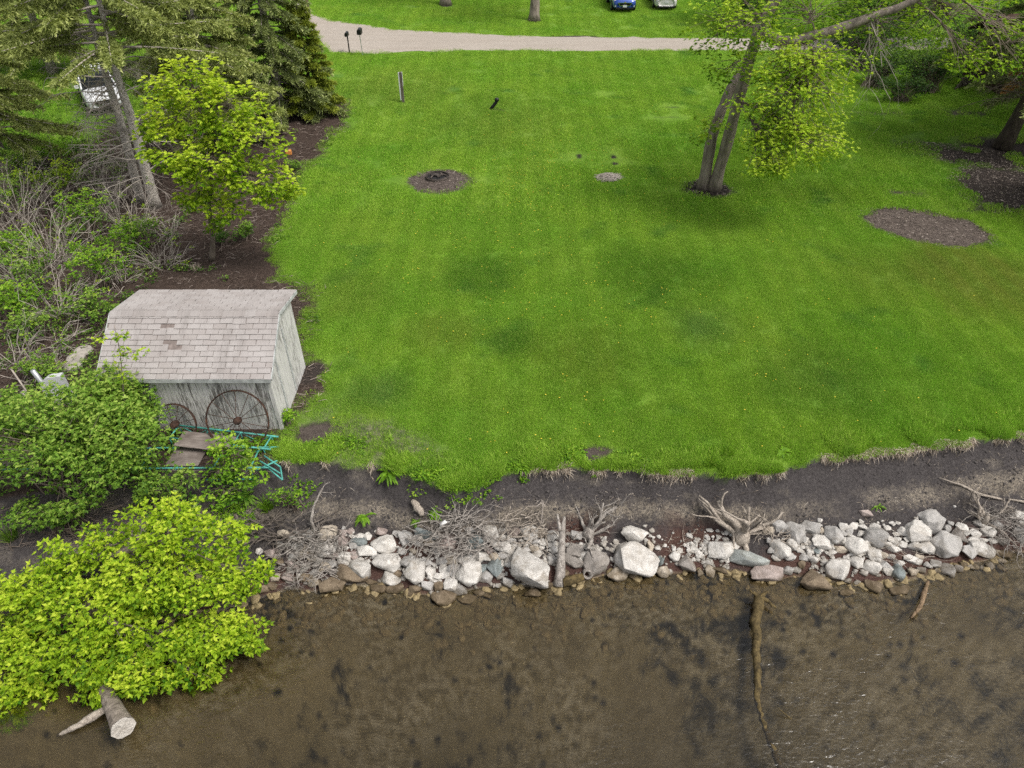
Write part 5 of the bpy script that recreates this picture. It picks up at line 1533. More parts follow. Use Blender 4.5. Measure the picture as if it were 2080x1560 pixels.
(-1.09,10.88,-1.12,0.18,0.17,0.12,'p'),
(7.04,10.57,-1.39,0.17,0.17,0.12,'b'),
(9.38,10.59,-1.38,0.22,0.17,0.14,'p'),
(11.95,10.99,-1.46,0.19,0.14,0.12,'t'),
(-1.86,10.78,-1.11,0.24,0.19,0.18,'g'),
(-4.67,10.6,-1.28,0.17,0.17,0.12,'p'),
(-5.68,10.98,-1.14,0.19,0.15,0.14,'p'),
(0.97,11.23,-1.12,0.27,0.24,0.19,'p'),
(0.75,11.3,-1.13,0.21,0.19,0.12,'t'),
(-4.75,10.32,-1.37,0.19,0.16,0.14,'g'),
(9.9,11.01,-1.28,0.3,0.24,0.19,'p'),
(-5.63,10.2,-1.39,0.18,0.19,0.1,'t'),
(6.87,10.45,-1.44,0.18,0.18,0.09,'g'),
(-3.25,11.38,-1.14,0.24,0.22,0.14,'k'),
(-0.27,10.25,-1.41,0.17,0.15,0.11,'g'),
(7.25,10.87,-1.29,0.19,0.14,0.13,'p'),
(-0.25,11.18,-1.13,0.16,0.12,0.11,'p'),
(-0.55,10.84,-1.21,0.17,0.13,0.09,'k'),
(0.53,10.9,-1.23,0.22,0.17,0.16,'t'),
(7.51,10.44,-1.41,0.16,0.14,0.1,'b2'),
(0.32,10.87,-1.25,0.2,0.17,0.13,'g'),
(-5.23,10.97,-1.14,0.25,0.25,0.12,'g'),
(-4.01,11.37,-1.11,0.17,0.14,0.12,'k'),
(0.08,11.34,-1.13,0.27,0.23,0.14,'k'),
(-4.99,10.43,-1.35,0.19,0.17,0.12,'p'),
(0.57,11.09,-1.2,0.18,0.19,0.11,'g'),
(11.15,10.59,-1.51,0.17,0.17,0.12,'t'),
(12.33,11.46,-1.36,0.18,0.18,0.13,'k')]

def rock_mat(name, c0, c1, wet=0):
    n = NT(name)
    f = n.noise(n.pos(), 5, 6, .65); f2 = n.noise(n.pos(), 32, 4, .7); r = n.rnd()
    c = n.mix(n.ramp(f, [(.32, 0.0), (.68, 1.0)]), c0, c1)
    c = n.mix(n.ramp(f2, [(.48, 0.0), (.75, .6)]), c, tuple(k*.5 for k in c0))
    f3 = n.noise(n.pos(1, 1, 1.8), 2.2, 5, .7, 1.2)
    c = n.mix(n.ramp(f3, [(.50, 0.0), (.62, .7)]), c, tuple(k*q for k, q in zip(c0, (.72, .66, .58))))
    c = n.mix(n.math('MULTIPLY', r, .35), c, tuple(min(.8, k*1.25) for k in c1))
    # the soaked foot of each stone and the brown algae line just above the water
    z = n.n('ShaderNodeSeparateXYZ'); n.l(n.n('ShaderNodeNewGeometry').outputs['Position'], z.inputs[0])
    zz = n.math('ADD', z.outputs[2], n.math('MULTIPLY', n.math('SUBTRACT', f, .5), .30))
    mr = n.n('ShaderNodeMapRange'); mr.inputs[1].default_value = WATER_Z + .20; mr.inputs[2].default_value = WATER_Z - .02; n.l(zz, mr.inputs[0])
    if not wet: c = n.mix(mr.outputs[0], c, (.075, .055, .028))
    h = n.math('ADD', n.math('MULTIPLY', f, 1.4), n.math('MULTIPLY', f2, .5))
    return n.pbr(c, .85, n.bump(h, .75, .045), spec=.2)
TONES = dict(p=rock_mat('stone_pale', (.33, .31, .28), (.63, .60, .555)), g=rock_mat('stone_grey', (.24, .23, .215), (.45, .43, .405)),
             t=rock_mat('stone_tan', (.30, .25, .19), (.50, .44, .36)), k=rock_mat('stone_pink', (.24, .19, .17), (.40, .335, .305)),
             s=rock_mat('stone_slate', (.13, .155, .155), (.26, .285, .28)), s2=rock_mat('stone_slate_pale', (.24, .26, .245), (.42, .435, .41)),
             b=rock_mat('stone_wet_brown', (.085, .062, .042), (.25, .195, .135)), b2=rock_mat('stone_brown_grey', (.17, .15, .13), (.33, .30, .27)))
TONE_WORD = dict(p='pale grey', g='grey', t='tan', k='pinkish', s='blue-grey slate', s2='pale greenish slate', b='wet brown', b2='brownish grey')

def rock_mesh(seed, detail=2, angular=.5):
    g = np.random.default_rng(seed)
    bm = bmesh.new()
    pts = unit(g.normal(0, 1, (int(14 + 10*(1-angular)), 3)))*(.5*g.uniform(.78, 1.12, (int(14 + 10*(1-angular)), 1)))
    for p in pts: bm.verts.new(p)
    r = bmesh.ops.convex_hull(bm, input=bm.verts[:])
    bmesh.ops.delete(bm, geom=list(set(r['geom_interior'] + r['geom_unused'])), context='VERTS')
    bmesh.ops.bevel(bm, geom=bm.edges[:], offset=.022, segments=1, affect='EDGES', profile=.6)
    bmesh.ops.triangulate(bm, faces=bm.faces[:])
    bmesh.ops.remove_doubles(bm, verts=bm.verts[:], dist=.004)
    for _ in range(detail):
        bmesh.ops.subdivide_edges(bm, edges=[e for e in bm.edges if e.calc_length() > .11], cuts=1, use_grid_fill=True)
        bmesh.ops.triangulate(bm, faces=bm.faces[:])
    co = np.array([v.co[:] for v in bm.verts])
    d = .06*(vnoise(co[:, 0]*5 + seed, co[:, 1]*5 + co[:, 2]*4, seed) - .5) + .025*(vnoise(co[:, 0]*13, co[:, 1]*13 + co[:, 2]*11, seed+1) - .5)
    co = co + unit(co)*d[:, None]
    co /= np.abs(co).max(0)*2
    for v, c in zip(bm.verts, co): v.co = c
    bmesh.ops.recalc_face_normals(bm, faces=bm.faces[:])
    me = bpy.data.meshes.new('rock'); bm.to_mesh(me); bm.free()
    me.polygons.foreach_set('use_smooth', np.ones(len(me.polygons), bool))
    me.set_sharp_from_angle(angle=math.radians(34))
    return me

SPECIAL = {39: 'giant pale slanting boulder at the waterline beside the leaning driftwood log', 0: 'large rounded pale boulder on a brown wet stone by the left brush pile',
           2: 'large flat three-cornered pale rock above the rounded boulder', 32: 'pale pear-shaped boulder left of the giant slanting one', 17: 'pale round boulder under the middle root tangle', 43: 'wet brown boulder at the water by the left brush pile',
           40: 'yellow-brown rock standing alone in shallow water', 37: 'blue-grey slate stone with green weed left of the giant boulder', 13: 'long flat blue-grey slate on top of the root tangle', 15: 'dark blue-grey slate at the back of the rock heap', 8: 'small slate slab at the back left of the rock heap'}
MARKS = [('left brush pile', (-4.791, 10.735, -1.283)), ('rounded pale boulder', (-3.631, 10.519, -1.381)), ('flat three-cornered pale rock', (-3.023, 10.633, -1.34)), ('middle root tangle', (-1.376, 10.986, -0.939)), ('pear-shaped pale boulder', (-1.001, 10.296, -1.366)),
         ('weedy blue-grey slate', (-0.416, 10.495, -1.347)), ('giant slanting boulder', (0.475, 10.501, -1.356)), ('leaning driftwood log', (1.175, 10.748, -1.299)), ('huge flat slab boulder', (3.032, 10.746, -1.394)), ('brown-grey upright stone', (4.259, 10.654, -1.427)), ('big pale root stump', (5.716, 11.408, -1.183)),
         ('long grey boulder', (7.997, 11.309, -1.156)), ('low large pale boulder', (7.928, 10.486, -1.414)), ('smooth boulder amid right heap', (9.046, 11.312, -1.256)), ('highest smooth grey boulder', (10.666, 11.787, -1.205)), ('egg-shaped grey boulder', (10.821, 11.129, -1.372)),
         ('small bleached root tangle', (12.032, 11.807, -1.249)), ('broad brown water boulder', (7.251, 10.206, -1.495)), ('dark pointed slate', (9.323, 10.402, -1.455)), ('lone yellow-brown shallows rock', (-1.58, 9.696, -1.523)), ('wet brown boulder', (-4.254, 10.094, -1.472))]
def shore_rocks():
    g = np.random.default_rng(8)
    shapes = [rock_mesh(200+i, 2, .3 + .6*(i % 3)/2) for i in range(14)]
    bytone = {}
    nA = 84; nB = 26
    big_used = {}
    for i, (x, y, z, w, d, h, tone) in enumerate(ROCKS):
        k = (int(g.integers(0, 14)), tone)
        if k not in bytone:
            me = shapes[k[0]].copy(); me.materials.clear(); me.materials.append(TONES[tone]); bytone[k] = me
        big = w*d > .30
        name = 'boulder' if big else 'shore_stone'
        o = link(name, bytone[k]); o.location = (x, y, z)
        o.rotation_euler = (g.normal(0, .12), g.normal(0, .12), g.uniform(-.35, .35) + (math.pi if g.uniform() < .5 else 0))
        o.scale = (w*1.36, d*1.32, h*1.4) if not big else (w*1.16, d*1.16, h*1.3)
        _d = [((x-q[0])**2 + (y-q[1])**2, nm, q) for nm, q in MARKS]
        _k = min(_d); _dx = x - _k[2][0]; _dy = y - _k[2][1]
        rel = ('right of' if _dx > 0 else 'left of') if abs(_dx) > abs(_dy) else ('above' if _dy > 0 else 'below')
        sect = 'left of the giant boulder' if i < nA else ('between the giant boulder and the pale root stump' if i < nA+nB else 'right of the pale root stump')
        if i == 39: o.rotation_euler = (.25, -.25, .5); o.scale = (w*.98, d*1.3, h*1.35)
        nb = i - nA; nc = i - nA - nB
        if i >= 180: nb = nc = -1
        lab = SPECIAL.get(i)
        lab = lab or {6: 'rounded brown-grey boulder right of the leaning driftwood log', 7: 'white-topped rock half covered by dark bank soil', 8: 'huge pale flat slab boulder in the middle of the shore', 9: 'half-round tan rock in the shallows below the slab boulder', 16: 'white-grey rock left of the pale root stump', 17: 'pale greenish flat slate below the pale root stump', 18: 'pinkish rounded boulder at the waterline below the slate', 19: 'upright pale rock at the right foot of the root stump', 12: 'brown-grey upright rounded stone right of the slab boulder', 0: 'grey stone tucked under the middle root tangle'}.get(nb)
        lab = lab or {0: 'grey upright boulder just right of the root stump', 4: 'white angular rock in the right heap beside a grey long one', 5: 'long grey boulder in the left of the right heap', 9: 'broad pale rock in the middle of the right heap', 10: 'large grey smooth boulder in the middle of the right heap', 14: 'pale rock leaning on the highest smooth grey boulder', 15: 'highest smooth grey boulder against the bank on the right', 16: 'big grey egg-shaped boulder at the right of the heap', 17: 'white block left of the egg-shaped boulder', 23: 'pale block at the right end of the heap', 26: 'large pale boulder low at the water on the right', 28: 'pale rock right of the low large boulder', 31: 'dark pointed slate at the water on the right', 37: 'broad brown boulder standing in the water below the reddish debris', 38: 'small brown boulder half under water', 39: 'flat brown rock in the shallows right of the half sunken one', 41: 'white rock cut by the right photo edge', 42: 'grey rock under the white one at the right edge', 43: 'lone pinkish stone lying on the dark bank'}.get(nc)
        if lab: tag(o, lab, 'boulder' if big else 'rock')
        else: tag(o, '%s %s stone %s the %s' % (('small' if w*d < .06 else 'mid-size'), TONE_WORD[tone], rel, _k[1]), 'stone', 'shore stones near the ' + _k[1])
    byl = {}
    for o in COL.objects:
        if o.name.startswith('shore_stone') or o.name.startswith('boulder'): byl.setdefault(o['label'], []).append(o)
    words = {2: ('left', 'right'), 3: ('leftmost', 'middle', 'rightmost')}
    for lab, os_ in byl.items():
        if len(os_) < 2: continue
        os_.sort(key=lambda q: q.location.x)
        n_ = len(os_)
        names = {2: ['left one', 'right one'], 3: ['leftmost', 'middle one', 'rightmost']}.get(n_) or (['leftmost'] + ['%s from left' % w for w in ('second', 'third', 'fourth', 'fifth', 'sixth', 'seventh', 'eighth', 'ninth', 'tenth')][:n_-2] + ['rightmost'])
        for q, nm in zip(os_, names): q['label'] = '%s, %s' % (lab, nm)
    # pebbles filling the gaps and the stony bottom just off the shore: past counting
    V = []; F = []; nv = 0
    cores = [rock_mesh(300+i, 0, .5) for i in range(5)]
    data = []
    for me in cores:
        co = np.empty(len(me.vertices)*3, np.float32); me.vertices.foreach_get('co', co)
        me.calc_loop_triangles(); tri = np.empty(len(me.loop_triangles)*3, np.int32); me.loop_triangles.foreach_get('vertices', tri)
        data.append((co.reshape(-1, 3), tri.reshape(-1, 3)))
    def mass(name, label, P, S, mat):
        V = []; F = []; nv = 0
        for p, s in zip(P, S):
            co, tri = data[int(g.integers(0, 5))]
            a = g.uniform(0, 6.28); c, sn = math.cos(a), math.sin(a)
            q = co*np.array([s*g.uniform(.8, 1.3), s*g.uniform(.7, 1.1), s*g.uniform(.45, .8)])
            q = np.stack([q[:, 0]*c - q[:, 1]*sn, q[:, 0]*sn + q[:, 1]*c, q[:, 2]], 1) + p
            V.append(q); F.append(tri + nv); nv += len(q)
        o = link(name, np_mesh(name, np.concatenate(V), np.concatenate(F), smooth=True), mat); tag(o, label, 'pebbles', kind='stuff')
    x = np.concatenate([g.uniform(-5.5, 1.2, 700), g.uniform(4.3, 9.6, 800), g.uniform(1.2, 4.3, 120)])
    w = shore_y(x); e = edge_y(x); u = np.clip(g.normal(.26, .13, len(x)), .02, .52); y = w + u*(e-w)
    keep = vnoise(x*1.6, y*1.6, 91) > .35; x, y = x[keep], y[keep]
    mass('shore_pebbles', 'small pale pebbles filling gaps between the shore rocks', np.stack([x, y, ground_z(x, y) + .015], 1), g.uniform(.05, .20, len(x)), TONES['p'])
    x = g.uniform(-6, 16, 1500); w = shore_y(x); e = edge_y(x); u = np.clip(g.normal(.62, .17, 1500), .40, .97); y = w + u*(e-w)
    keep = vnoise(x*1.3, y*1.3, 92) > .45; x, y = x[keep], y[keep]
    mass('soil_clods', 'crumbled dark soil clods on the bare bank', np.stack([x, y, ground_z(x, y)], 1), g.uniform(.03, .11, len(x)), flat('soil_clod', (.060, .053, .050), .95, var=.5, scale=6))
    x = g.uniform(-8, 12, 850); y = shore_y(x) - np.abs(g.normal(0, .6, 850)) + .05
    mass('lakebed_stones', 'brown stones seen through the shallow water', np.stack([x, y, ground_z(x, y) - .02], 1), g.uniform(.08, .34, 850), rock_mat('stone_sunken', (.10, .078, .042), (.34, .265, .145), 1))
shore_rocks()

# ---------------------------------------------------------------- driftwood
DRIFTW = bark_mat('driftwood_pale', (.20, .165, .135), (.52, .455, .38), 14, .6, .5)
WETWOOD = bark_mat('waterlogged_wood', (.030, .024, .015), (.17, .125, .055), 8, .3, .5)
def stump(name, label, loc, arms, seed, mat, core=.16, kids=2, depth=1, cat='driftwood'):
    g = np.random.default_rng(seed)
    t = thing(name, label, cat, loc)
    m = MB(); m.lathe([(core*.9, -.25), (core*1.2, -.05), (core, .12), (core*.5, .25)], 9)
    m.build('root_core', mat, t, True)
    for d, L, r in arms:
        m = MB()
        grow(m, np.array(d)*.02, d, L, r, depth, g, 6, .22, 0, kids, .5, .55, 7, taper=.4)
        m.build('root', mat, t, True)
    return t
stump('root_stump', 'big pale root stump clawing upward on the shore', (5.669, 11.236, -1.16),
      [((-.95, .15, .55), 1.5, .06), ((-.75, .35, .75), 1.35, .07), ((-.30, .35, .95), 1.15, .12), ((.12, .35, 1.0), 1.15, .11), ((.15, .1, .95), .95, .07), ((.85, .2, .45), 1.2, .06), ((.95, .1, .75), 1.4, .05), ((.3, -.7, -.15), .6, .10), ((-.4, -.5, -.1), .6, .08)], 31, DRIFTW, .20)
stump('root_stump', 'grey tangled root stump behind the slab boulder', (1.893, 11.296, -1.14),
      [((-.6, .3, .7), .8, .05), ((-.25, .4, .9), .6, .05), ((.9, .3, .6), 1.0, .07), ((.6, .4, .3), .9, .05), ((.3, -.6, .1), .7, .08), ((-.8, .1, .3), .8, .045), ((.1, .5, .9), .7, .04), ((.8, -.1, .25), .8, .04)], 32, DRIFT, .13, 3, 2)
stump('root_tangle', 'small bleached root tangle near the right edge', (11.966, 11.742, -1.17),
      [((-.9, .2, .25), .6, .04), ((-.5, .4, .7), .6, .05), ((.3, .5, .6), .7, .05), ((.8, .1, .2), .9, .04), ((.6, -.5, .05), .9, .035), ((.9, .5, .5), .8, .03)], 33, DRIFTW, .08, 4, 2)
# leaning log
_t = thing('driftwood_log', 'grey split driftwood log leaning from the water onto the bank', 'log', (1.149, 10.131, -1.426))
_m = MB(); _m.tube([(-.05, -.1, -.05), (0, .1, .15), (.03, .45, .40), (.06, .85, .70), (.12, 1.15, .98)], [.14, .12, .095, .075, .03], 9); _m.build('log', DRIFT, _t, True)
_m = MB(); _m.tube([(.05, -.05, .02), (.25, .0, .02), (.55, .10, .03)], [.14, .12, .09], 8); _m.build('root', WETWOOD, _t, True)
_m = MB(); _m.tube([(.05, .85, .65), (-.03, 1.05, .90), (-.05, 1.2, 1.02)], [.06, .04, .015], 6); _m.build('splinter', DRIFT, _t)
_t = thing('hollow_log', 'short hollow grey log end at the waterline beside the brown-grey boulder', 'log', (1.81, 10.355, -1.408))
_me = MB().lathe([(.10, -.14), (.115, -.14), (.115, .14), (.085, .14), (.07, -.1)], 12, ax=[[1, 0, 0], [0, .5, -.87], [0, .87, .5]]).build('shell', DRIFT, _t, True)
# brush piles
def pile(label, c, rx, ry, h, n, seed, mat, lmin=.25, lmax=.8, r=.012, dirx=1.0):
    g = np.random.default_rng(seed)
    t = thing('brush_pile', label, 'brush pile', c); m = MB()
    for i in range(n):
        a = g.uniform(0, 6.28); q = math.sqrt(g.uniform())
        p = np.array([rx*q*math.cos(a), ry*q*math.sin(a), 0.0])
        wz = ground_z(np.array([c[0]+p[0]]), np.array([c[1]+p[1]]))[0] - c[2]
        p[2] = max(wz, -.2) + min(.10, h*.4) + h*(1-q*q)*g.uniform(.1, 1)
        th = g.normal(0, .6)*dirx + (0 if g.uniform() < .6 else 1.2)
        d = np.array([math.cos(th), math.sin(th)*.7, g.normal(.05, .28)])*(1 if g.uniform() < .5 else -1)
        grow(m, p, d, g.uniform(lmin, lmax), r*g.uniform(.5, 1.6), 1, g, 5, .22, .04, 2, .55, .55, 4)
    m.build('sticks', mat, t)
    return t
pile('tangled grey roots and sticks on top of the middle rock heap', (-1.371, 10.971, -0.863), 1.1, .42, .42, 230, 71, DRIFT, .25, .85, .013)
pile('fine grey brush pile at the left end of the rocks beside the lime-green tree', (-4.823, 10.673, -1.2), .85, .6, .36, 260, 72, DRIFT, .2, .7, .010)
pile('dark dead branches lying between soil bank and left brush pile', (-5.695, 11.207, -1.028), 1.1, .4, .22, 60, 73, OLDWOOD, .4, 1.3, .022)
pile('loose bleached twigs around the giant boulder', (0.306, 11.326, -1.119), .8, .32, .3, 70, 74, DRIFTW, .3, .8, .012)
pile('twigs and reeds scattered over the reddish debris by the root stump', (4.369, 11.03, -1.282), .7, .35, .04, 60, 75, DRIFTW, .12, .35, .007)
pile('twigs tangled round the right end of the rock heap', (12.419, 11.565, -1.281), .75, .5, .4, 130, 76, DRIFT, .3, .9, .010)
pile('grey sticks in front of the white rocks right of the root stump', (6.573, 11.258, -1.092), .5, .25, .15, 36, 77, DRIFTW, .25, .7, .010)
pile('straw and dead stems on the slope below the big bush', (-11.583, 11.006, -0.591), 1.1, .5, .12, 130, 79, TWIG_TAN, .2, .7, .006)
pile('dead stems on the slope between bush and lime-green tree', (-9.897, 11.218, -0.574), .9, .4, .12, 90, 80, TWIG_TAN, .2, .7, .006)
pile('dry sticks lying over the right rock heap', (9.595, 10.826, -1.209), .9, .3, .08, 30, 78, DRIFTW, .3, .9, .009)

def limb(name, label, pts, radii, mat, cat='branch', twigs=0, seed=0, tl=.4):
    g = np.random.default_rng(seed); b = np.array(pts[0]); P = np.array(pts) - b
    t = thing(name, label, cat, tuple(b))
    s = np.linspace(0, len(P)-1, 5*(len(P)-1)+1); Q = np.stack([np.interp(s, np.arange(len(P)), P[:, i]) for i in range(3)], 1)
    Q[1:-1] = .25*Q[:-2] + .5*Q[1:-1] + .25*Q[2:]
    Q[1:-1] += g.normal(0, .22*min(radii), Q[1:-1].shape)
    m = MB(); m.tube(Q, np.interp(s, np.linspace(0, len(P)-1, len(radii)), radii)*(1 + .10*g.normal(0, 1, len(s))), 9); m.build('stem', mat, t, True)
    if twigs:
        m = MB()
        for i in range(twigs):
            k = int(g.integers(2, len(Q)))
            grow(m, Q[k], g.normal(0, 1, 3)*np.array([1, 1, .5]), tl*g.uniform(.5, 1.2), .012, 1, g, 4, .2, 0, 2, .5, .6, 4)
        m.build('twigs', mat, t)
    return t
limb('driftwood_branch', 'long pale bare branch lying on the dark bank at the right', [(11.063, 12.735, -0.639), (11.645, 12.487, -0.705), (11.972, 12.377, -0.864), (12.748, 12.428, -1.13)], [.012, .03, .035, .03], DRIFTW, twigs=3, seed=3)
limb('driftwood_branch', 'pale branch end on the bank cut by the right edge', [(12.894, 12.408, -1.108), (13.321, 12.317, -1.118), (13.743, 12.214, -1.191)], [.02, .04, .05], DRIFTW)
limb('driftwood_branch', 'brown forked stick poking from the right rocks into the water', [(9.897, 10.125, -1.418), (9.678, 9.8, -1.44), (9.334, 9.35, -1.355), (9.025, 9.1, -1.36)], [.03, .05, .05, .02], bark_mat('stick_brown', (.11, .075, .045), (.30, .21, .13), 12, .4))
limb('driftwood_branch', 'crooked grey branch standing on the bank among leafy sprigs', [(-4.873, 11.305, -1.055), (-4.913, 11.328, -0.708), (-4.854, 11.532, -0.399), (-4.621, 11.81, -0.033)], [.045, .04, .03, .02], DRIFT, twigs=5, seed=5, tl=.3)
limb('driftwood_branch', 'upright thin bare sapling branch on the bank beside the giant boulder', [(0.428, 11.309, -1.156), (0.707, 11.388, -0.968), (0.762, 11.612, -0.491), (0.722, 11.666, -0.282)], [.015, .012, .010, .005], TWIG_GREY, twigs=7, seed=6, tl=.35)
limb('driftwood_log', 'stubby peeled driftwood lump on the bank above the root tangle', [(-2.474, 11.849, -0.545), (-2.31, 11.671, -0.561), (-2.214, 11.475, -0.661)], [.07, .10, .06], DRIFTW, 'log')
# submerged log
_p = [((5.734, 9.62, -1.628)), ((5.527, 9.05, -1.58)), ((5.384, 8.45, -1.798)), ((5.22, 7.75, -1.984)), ((5.098, 7.2, -2.18)), ((5.112, 6.8, -2.434)), ((5.162, 6.3, -2.658)), ((5.242, 5.7, -3.064))]
_p = [(a[0], a[1], z) for a, z in zip(_p, (-1.38, -1.42, -1.46, -1.52, -1.55, -1.56, -1.57, -1.6))]
_t = limb('sunken_log', 'long waterlogged log lying in the lake with its root end to the shore', _p, [.13, .12, .085, .07, .065, .06, .06, .06], WETWOOD, 'log')
_m = MB()
for d, L, r in (((.9, -.15, .02), .42, .07), ((-.5, .5, .12), .3, .06), ((.25, .6, .22), .25, .07)): grow(_m, (0, 0, .03), d, L, r, 1, np.random.default_rng(3), 4, .2, 0, 1, .4, .5, 6)
_m.build('root_stub', WETWOOD, _t, True)
_m = MB(); _m.tube([(-.05, -2.75, -.12), (-.3, -2.6, .02)], [.02, .008], 5); _m.build('branch_stub', WETWOOD, _t)
# cut log and peeled branch under the foreground tree
_t = thing('cut_log', 'grey cut tree trunk end jutting over the water under the lime-green tree', 'log', (-7.55, 6.45, -0.962))
_d = unit(np.array((-8.407, 7.35, -1.312)) - np.array((-7.55, 6.45, -0.962)))
_m = MB(); _m.tube([np.zeros(3), _d*.35, _d*.8, _d*1.6], [.22, .185, .16, .14], 14, cap=False); _m.build('trunk', BARK_GREY, _t, True)
_s = unit(np.cross(_d, [0, 0, 1])); _u = np.cross(_s, _d)
_m = MB(); _m.add([-_d*.012 + .222*(1 + .05*math.sin(2.3*j))*(_s*math.cos(j*math.pi/9) + _u*math.sin(j*math.pi/9)) for j in range(18)] + [-_d*.012], [(j, (j+1) % 18, 18) for j in range(18)])
_m.build('cut_face', bark_mat('cut_wood', (.36, .32, .27), (.62, .58, .52), 7, 1), _t)
limb('peeled_branch', 'bleached peeled branch reaching into the water beside the cut log', [(-8.247, 7.08, -1.395), (-8.457, 6.86, -1.358), (-8.783, 6.66, -1.417), (-9.113, 6.57, -1.562)], [.07, .075, .06, .03], DRIFTW)
_t = thing('foam_scrap', 'bent piece of white foam on the root tangle', 'litter', (-1.603, 11.098, -0.612))
_m = MB(); _m.tube([(-.12, 0, -.06), (-.09, 0, .1), (.0, .02, .17), (.1, .02, .12)], [.035, .045, .05, .04], 7); _m.build('foam', flat('white_foam', (.72, .71, .69), .8), _t, True)

# ---------------------------------------------------------------- straw fringe at the top of the bank, litter chips
def strands(name, label, P, D, S, w, mat, seed, cat='dry grass'):
    g = np.random.default_rng(seed); n = len(P)
    D = unit(D); sd = unit(np.cross(D, g.normal(0, 1, (n, 3))))*w
    mid = P + D*(S*.55)[:, None]; tip = P + D*S[:, None] + np.array([0, 0, -1.0])*(S*.25)[:, None]
    V = np.stack([P - sd, P + sd, mid + sd*.7, mid - sd*.7, tip], 1).reshape(-1, 3); i = np.arange(n)*5
    F = np.concatenate([np.stack([i, i+1, i+2], 1), np.stack([i, i+2, i+3], 1), np.stack([i+3, i+2, i+4], 1)])
    o = link(name, np_mesh(name, V, F, np.repeat(g.uniform(0, 1, n), 5)), mat); return tag(o, label, cat, kind='stuff')
STRAW = leaf_mat('dry_straw', (.22, .17, .13), (.56, .475, .385), .2, (.70, .62, .52))
g_ = np.random.default_rng(14)
n = 22000; x = g_.uniform(-5.8, 16, n); k = (vnoise(x*.8, x*0, 61) + .35*vnoise(x*4, x*0, 62) + .22*(x > 2.0) - .5*((x > -2.6) & (x < .2)) - .25*(x <= -2.6)) > .62; x = x[k]; n = len(x)
y = edge_y(x) + g_.normal(.0, .04, n)
strands('straw_fringe', 'dry straw hanging over the top edge of the bank', np.stack([x, y, ground_z(x, y) + .03], 1), np.stack([g_.normal(0, .7, n), g_.uniform(-1.1, .1, n), g_.uniform(-1.0, .1, n)], 1), g_.uniform(.06, .20, n), .007, STRAW, 1)
n = 26000; x = g_.uniform(-17.5, -5.2, n); y = g_.uniform(12.5, 44, n)
z = zones(x, y); k = (z['litter'] > .35) & (vnoise(x*1.2, y*1.2, 63) > .32) & (x > -4 - .75*y); x, y = x[k], y[k]; n = len(x)
strands('bark_litter', 'loose brown bark and dead twigs covering the ground under the spruces', np.stack([x, y, ground_z(x, y) + .02], 1), np.stack([g_.normal(0, 1, n), g_.normal(0, .6, n), g_.uniform(-.05, .18, n)], 1), g_.uniform(.10, .38, n), .009, leaf_mat('litter_chip', (.035, .024, .018), (.16, .12, .098), .0, (.36, .30, .26)), 2, 'litter')

P_ = []
for c, rx, ry, rot, dk in MULCH[:4] + MULCH[5:6]:
    m = int(420*rx*ry); a = g_.uniform(0, 6.283, m); q = np.sqrt(g_.uniform(0, 1.15, m))
    dx = q*rx*np.cos(a); dy = q*ry*np.sin(a); P_.append(np.stack([c[0] + dx*math.cos(rot) - dy*math.sin(rot), c[1] + dx*math.sin(rot) + dy*math.cos(rot)], 1))
P_ = np.concatenate(P_); n = len(P_)
strands('mulch_chips', 'wood chips and dead grass strewn over the bare patches in the lawn', np.stack([P_[:, 0], P_[:, 1], ground_z(P_[:, 0], P_[:, 1]) + .012 + .10*np.exp(-(np.hypot(P_[:, 0]-MULCH[0][0][0], P_[:, 1]-MULCH[0][0][1])/.75)**2)], 1), np.stack([g_.normal(0, 1, n), g_.normal(0, 1, n), g_.uniform(.0, .2, n)], 1), g_.uniform(.05, .16, n), .010, leaf_mat('mulch_chip', (.045, .034, .028), (.20, .16, .135), .0, (.42, .36, .31)), 3, 'litter')

# fine pale roots and crumbs on the bare bank
n = 2600; x = g_.uniform(-6, 16, n); w = shore_y(x); e = edge_y(x); u = np.clip(g_.normal(.70, .13, n), .42, .98); y = w + u*(e - w)
k = vnoise(x*1.1, y*2.0, 64) > .45; x, y = x[k], y[k]; n = len(x)
strands('bank_roots', 'fine pale roots and straw bits stuck to the bare soil bank', np.stack([x, y, ground_z(x, y) + .015], 1), np.stack([g_.normal(0, 1, n), g_.normal(-.3, .4, n), g_.normal(-.25, .3, n)], 1), g_.uniform(.04, .17, n), .0045, STRAW, 4)

# ---------------------------------------------------------------- the thicket on the left and the weeds
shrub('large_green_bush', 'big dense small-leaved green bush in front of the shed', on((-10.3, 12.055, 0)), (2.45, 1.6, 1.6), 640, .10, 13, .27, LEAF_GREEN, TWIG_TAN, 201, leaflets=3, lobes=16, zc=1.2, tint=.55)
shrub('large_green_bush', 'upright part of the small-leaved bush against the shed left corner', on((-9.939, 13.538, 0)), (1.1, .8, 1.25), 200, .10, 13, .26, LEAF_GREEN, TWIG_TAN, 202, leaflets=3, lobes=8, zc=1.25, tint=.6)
broadleaf('sapling', 'slender bright sapling growing through the turquoise dock', 'sapling', [([(-7.491, 11.748, -0.742), (-7.247, 12, -0.207), (-7.017, 12.2, 0.456), (-6.958, 12.4, 0.928), (-6.989, 12.5, 1.161)], .03, .012)],
          [((-6.982, 12.3, 0.944), (.4, .35, .35), 22, .6), ((-6.6, 12.1, 0.811), (.5, .35, .25), 24, .6), ((-7.169, 12, 0.321), (.5, .4, .35), 28, .5), ((-6.452, 12, 0.321), (.5, .35, .25), 22, .55), ((-6.992, 11.7, -0.052), (.5, .35, .25), 22, .5)], .12, 6, .17, BARK_YOUNG, LEAF_FRESH, 203, leaflets=2, twig_r=.008, width=.6)
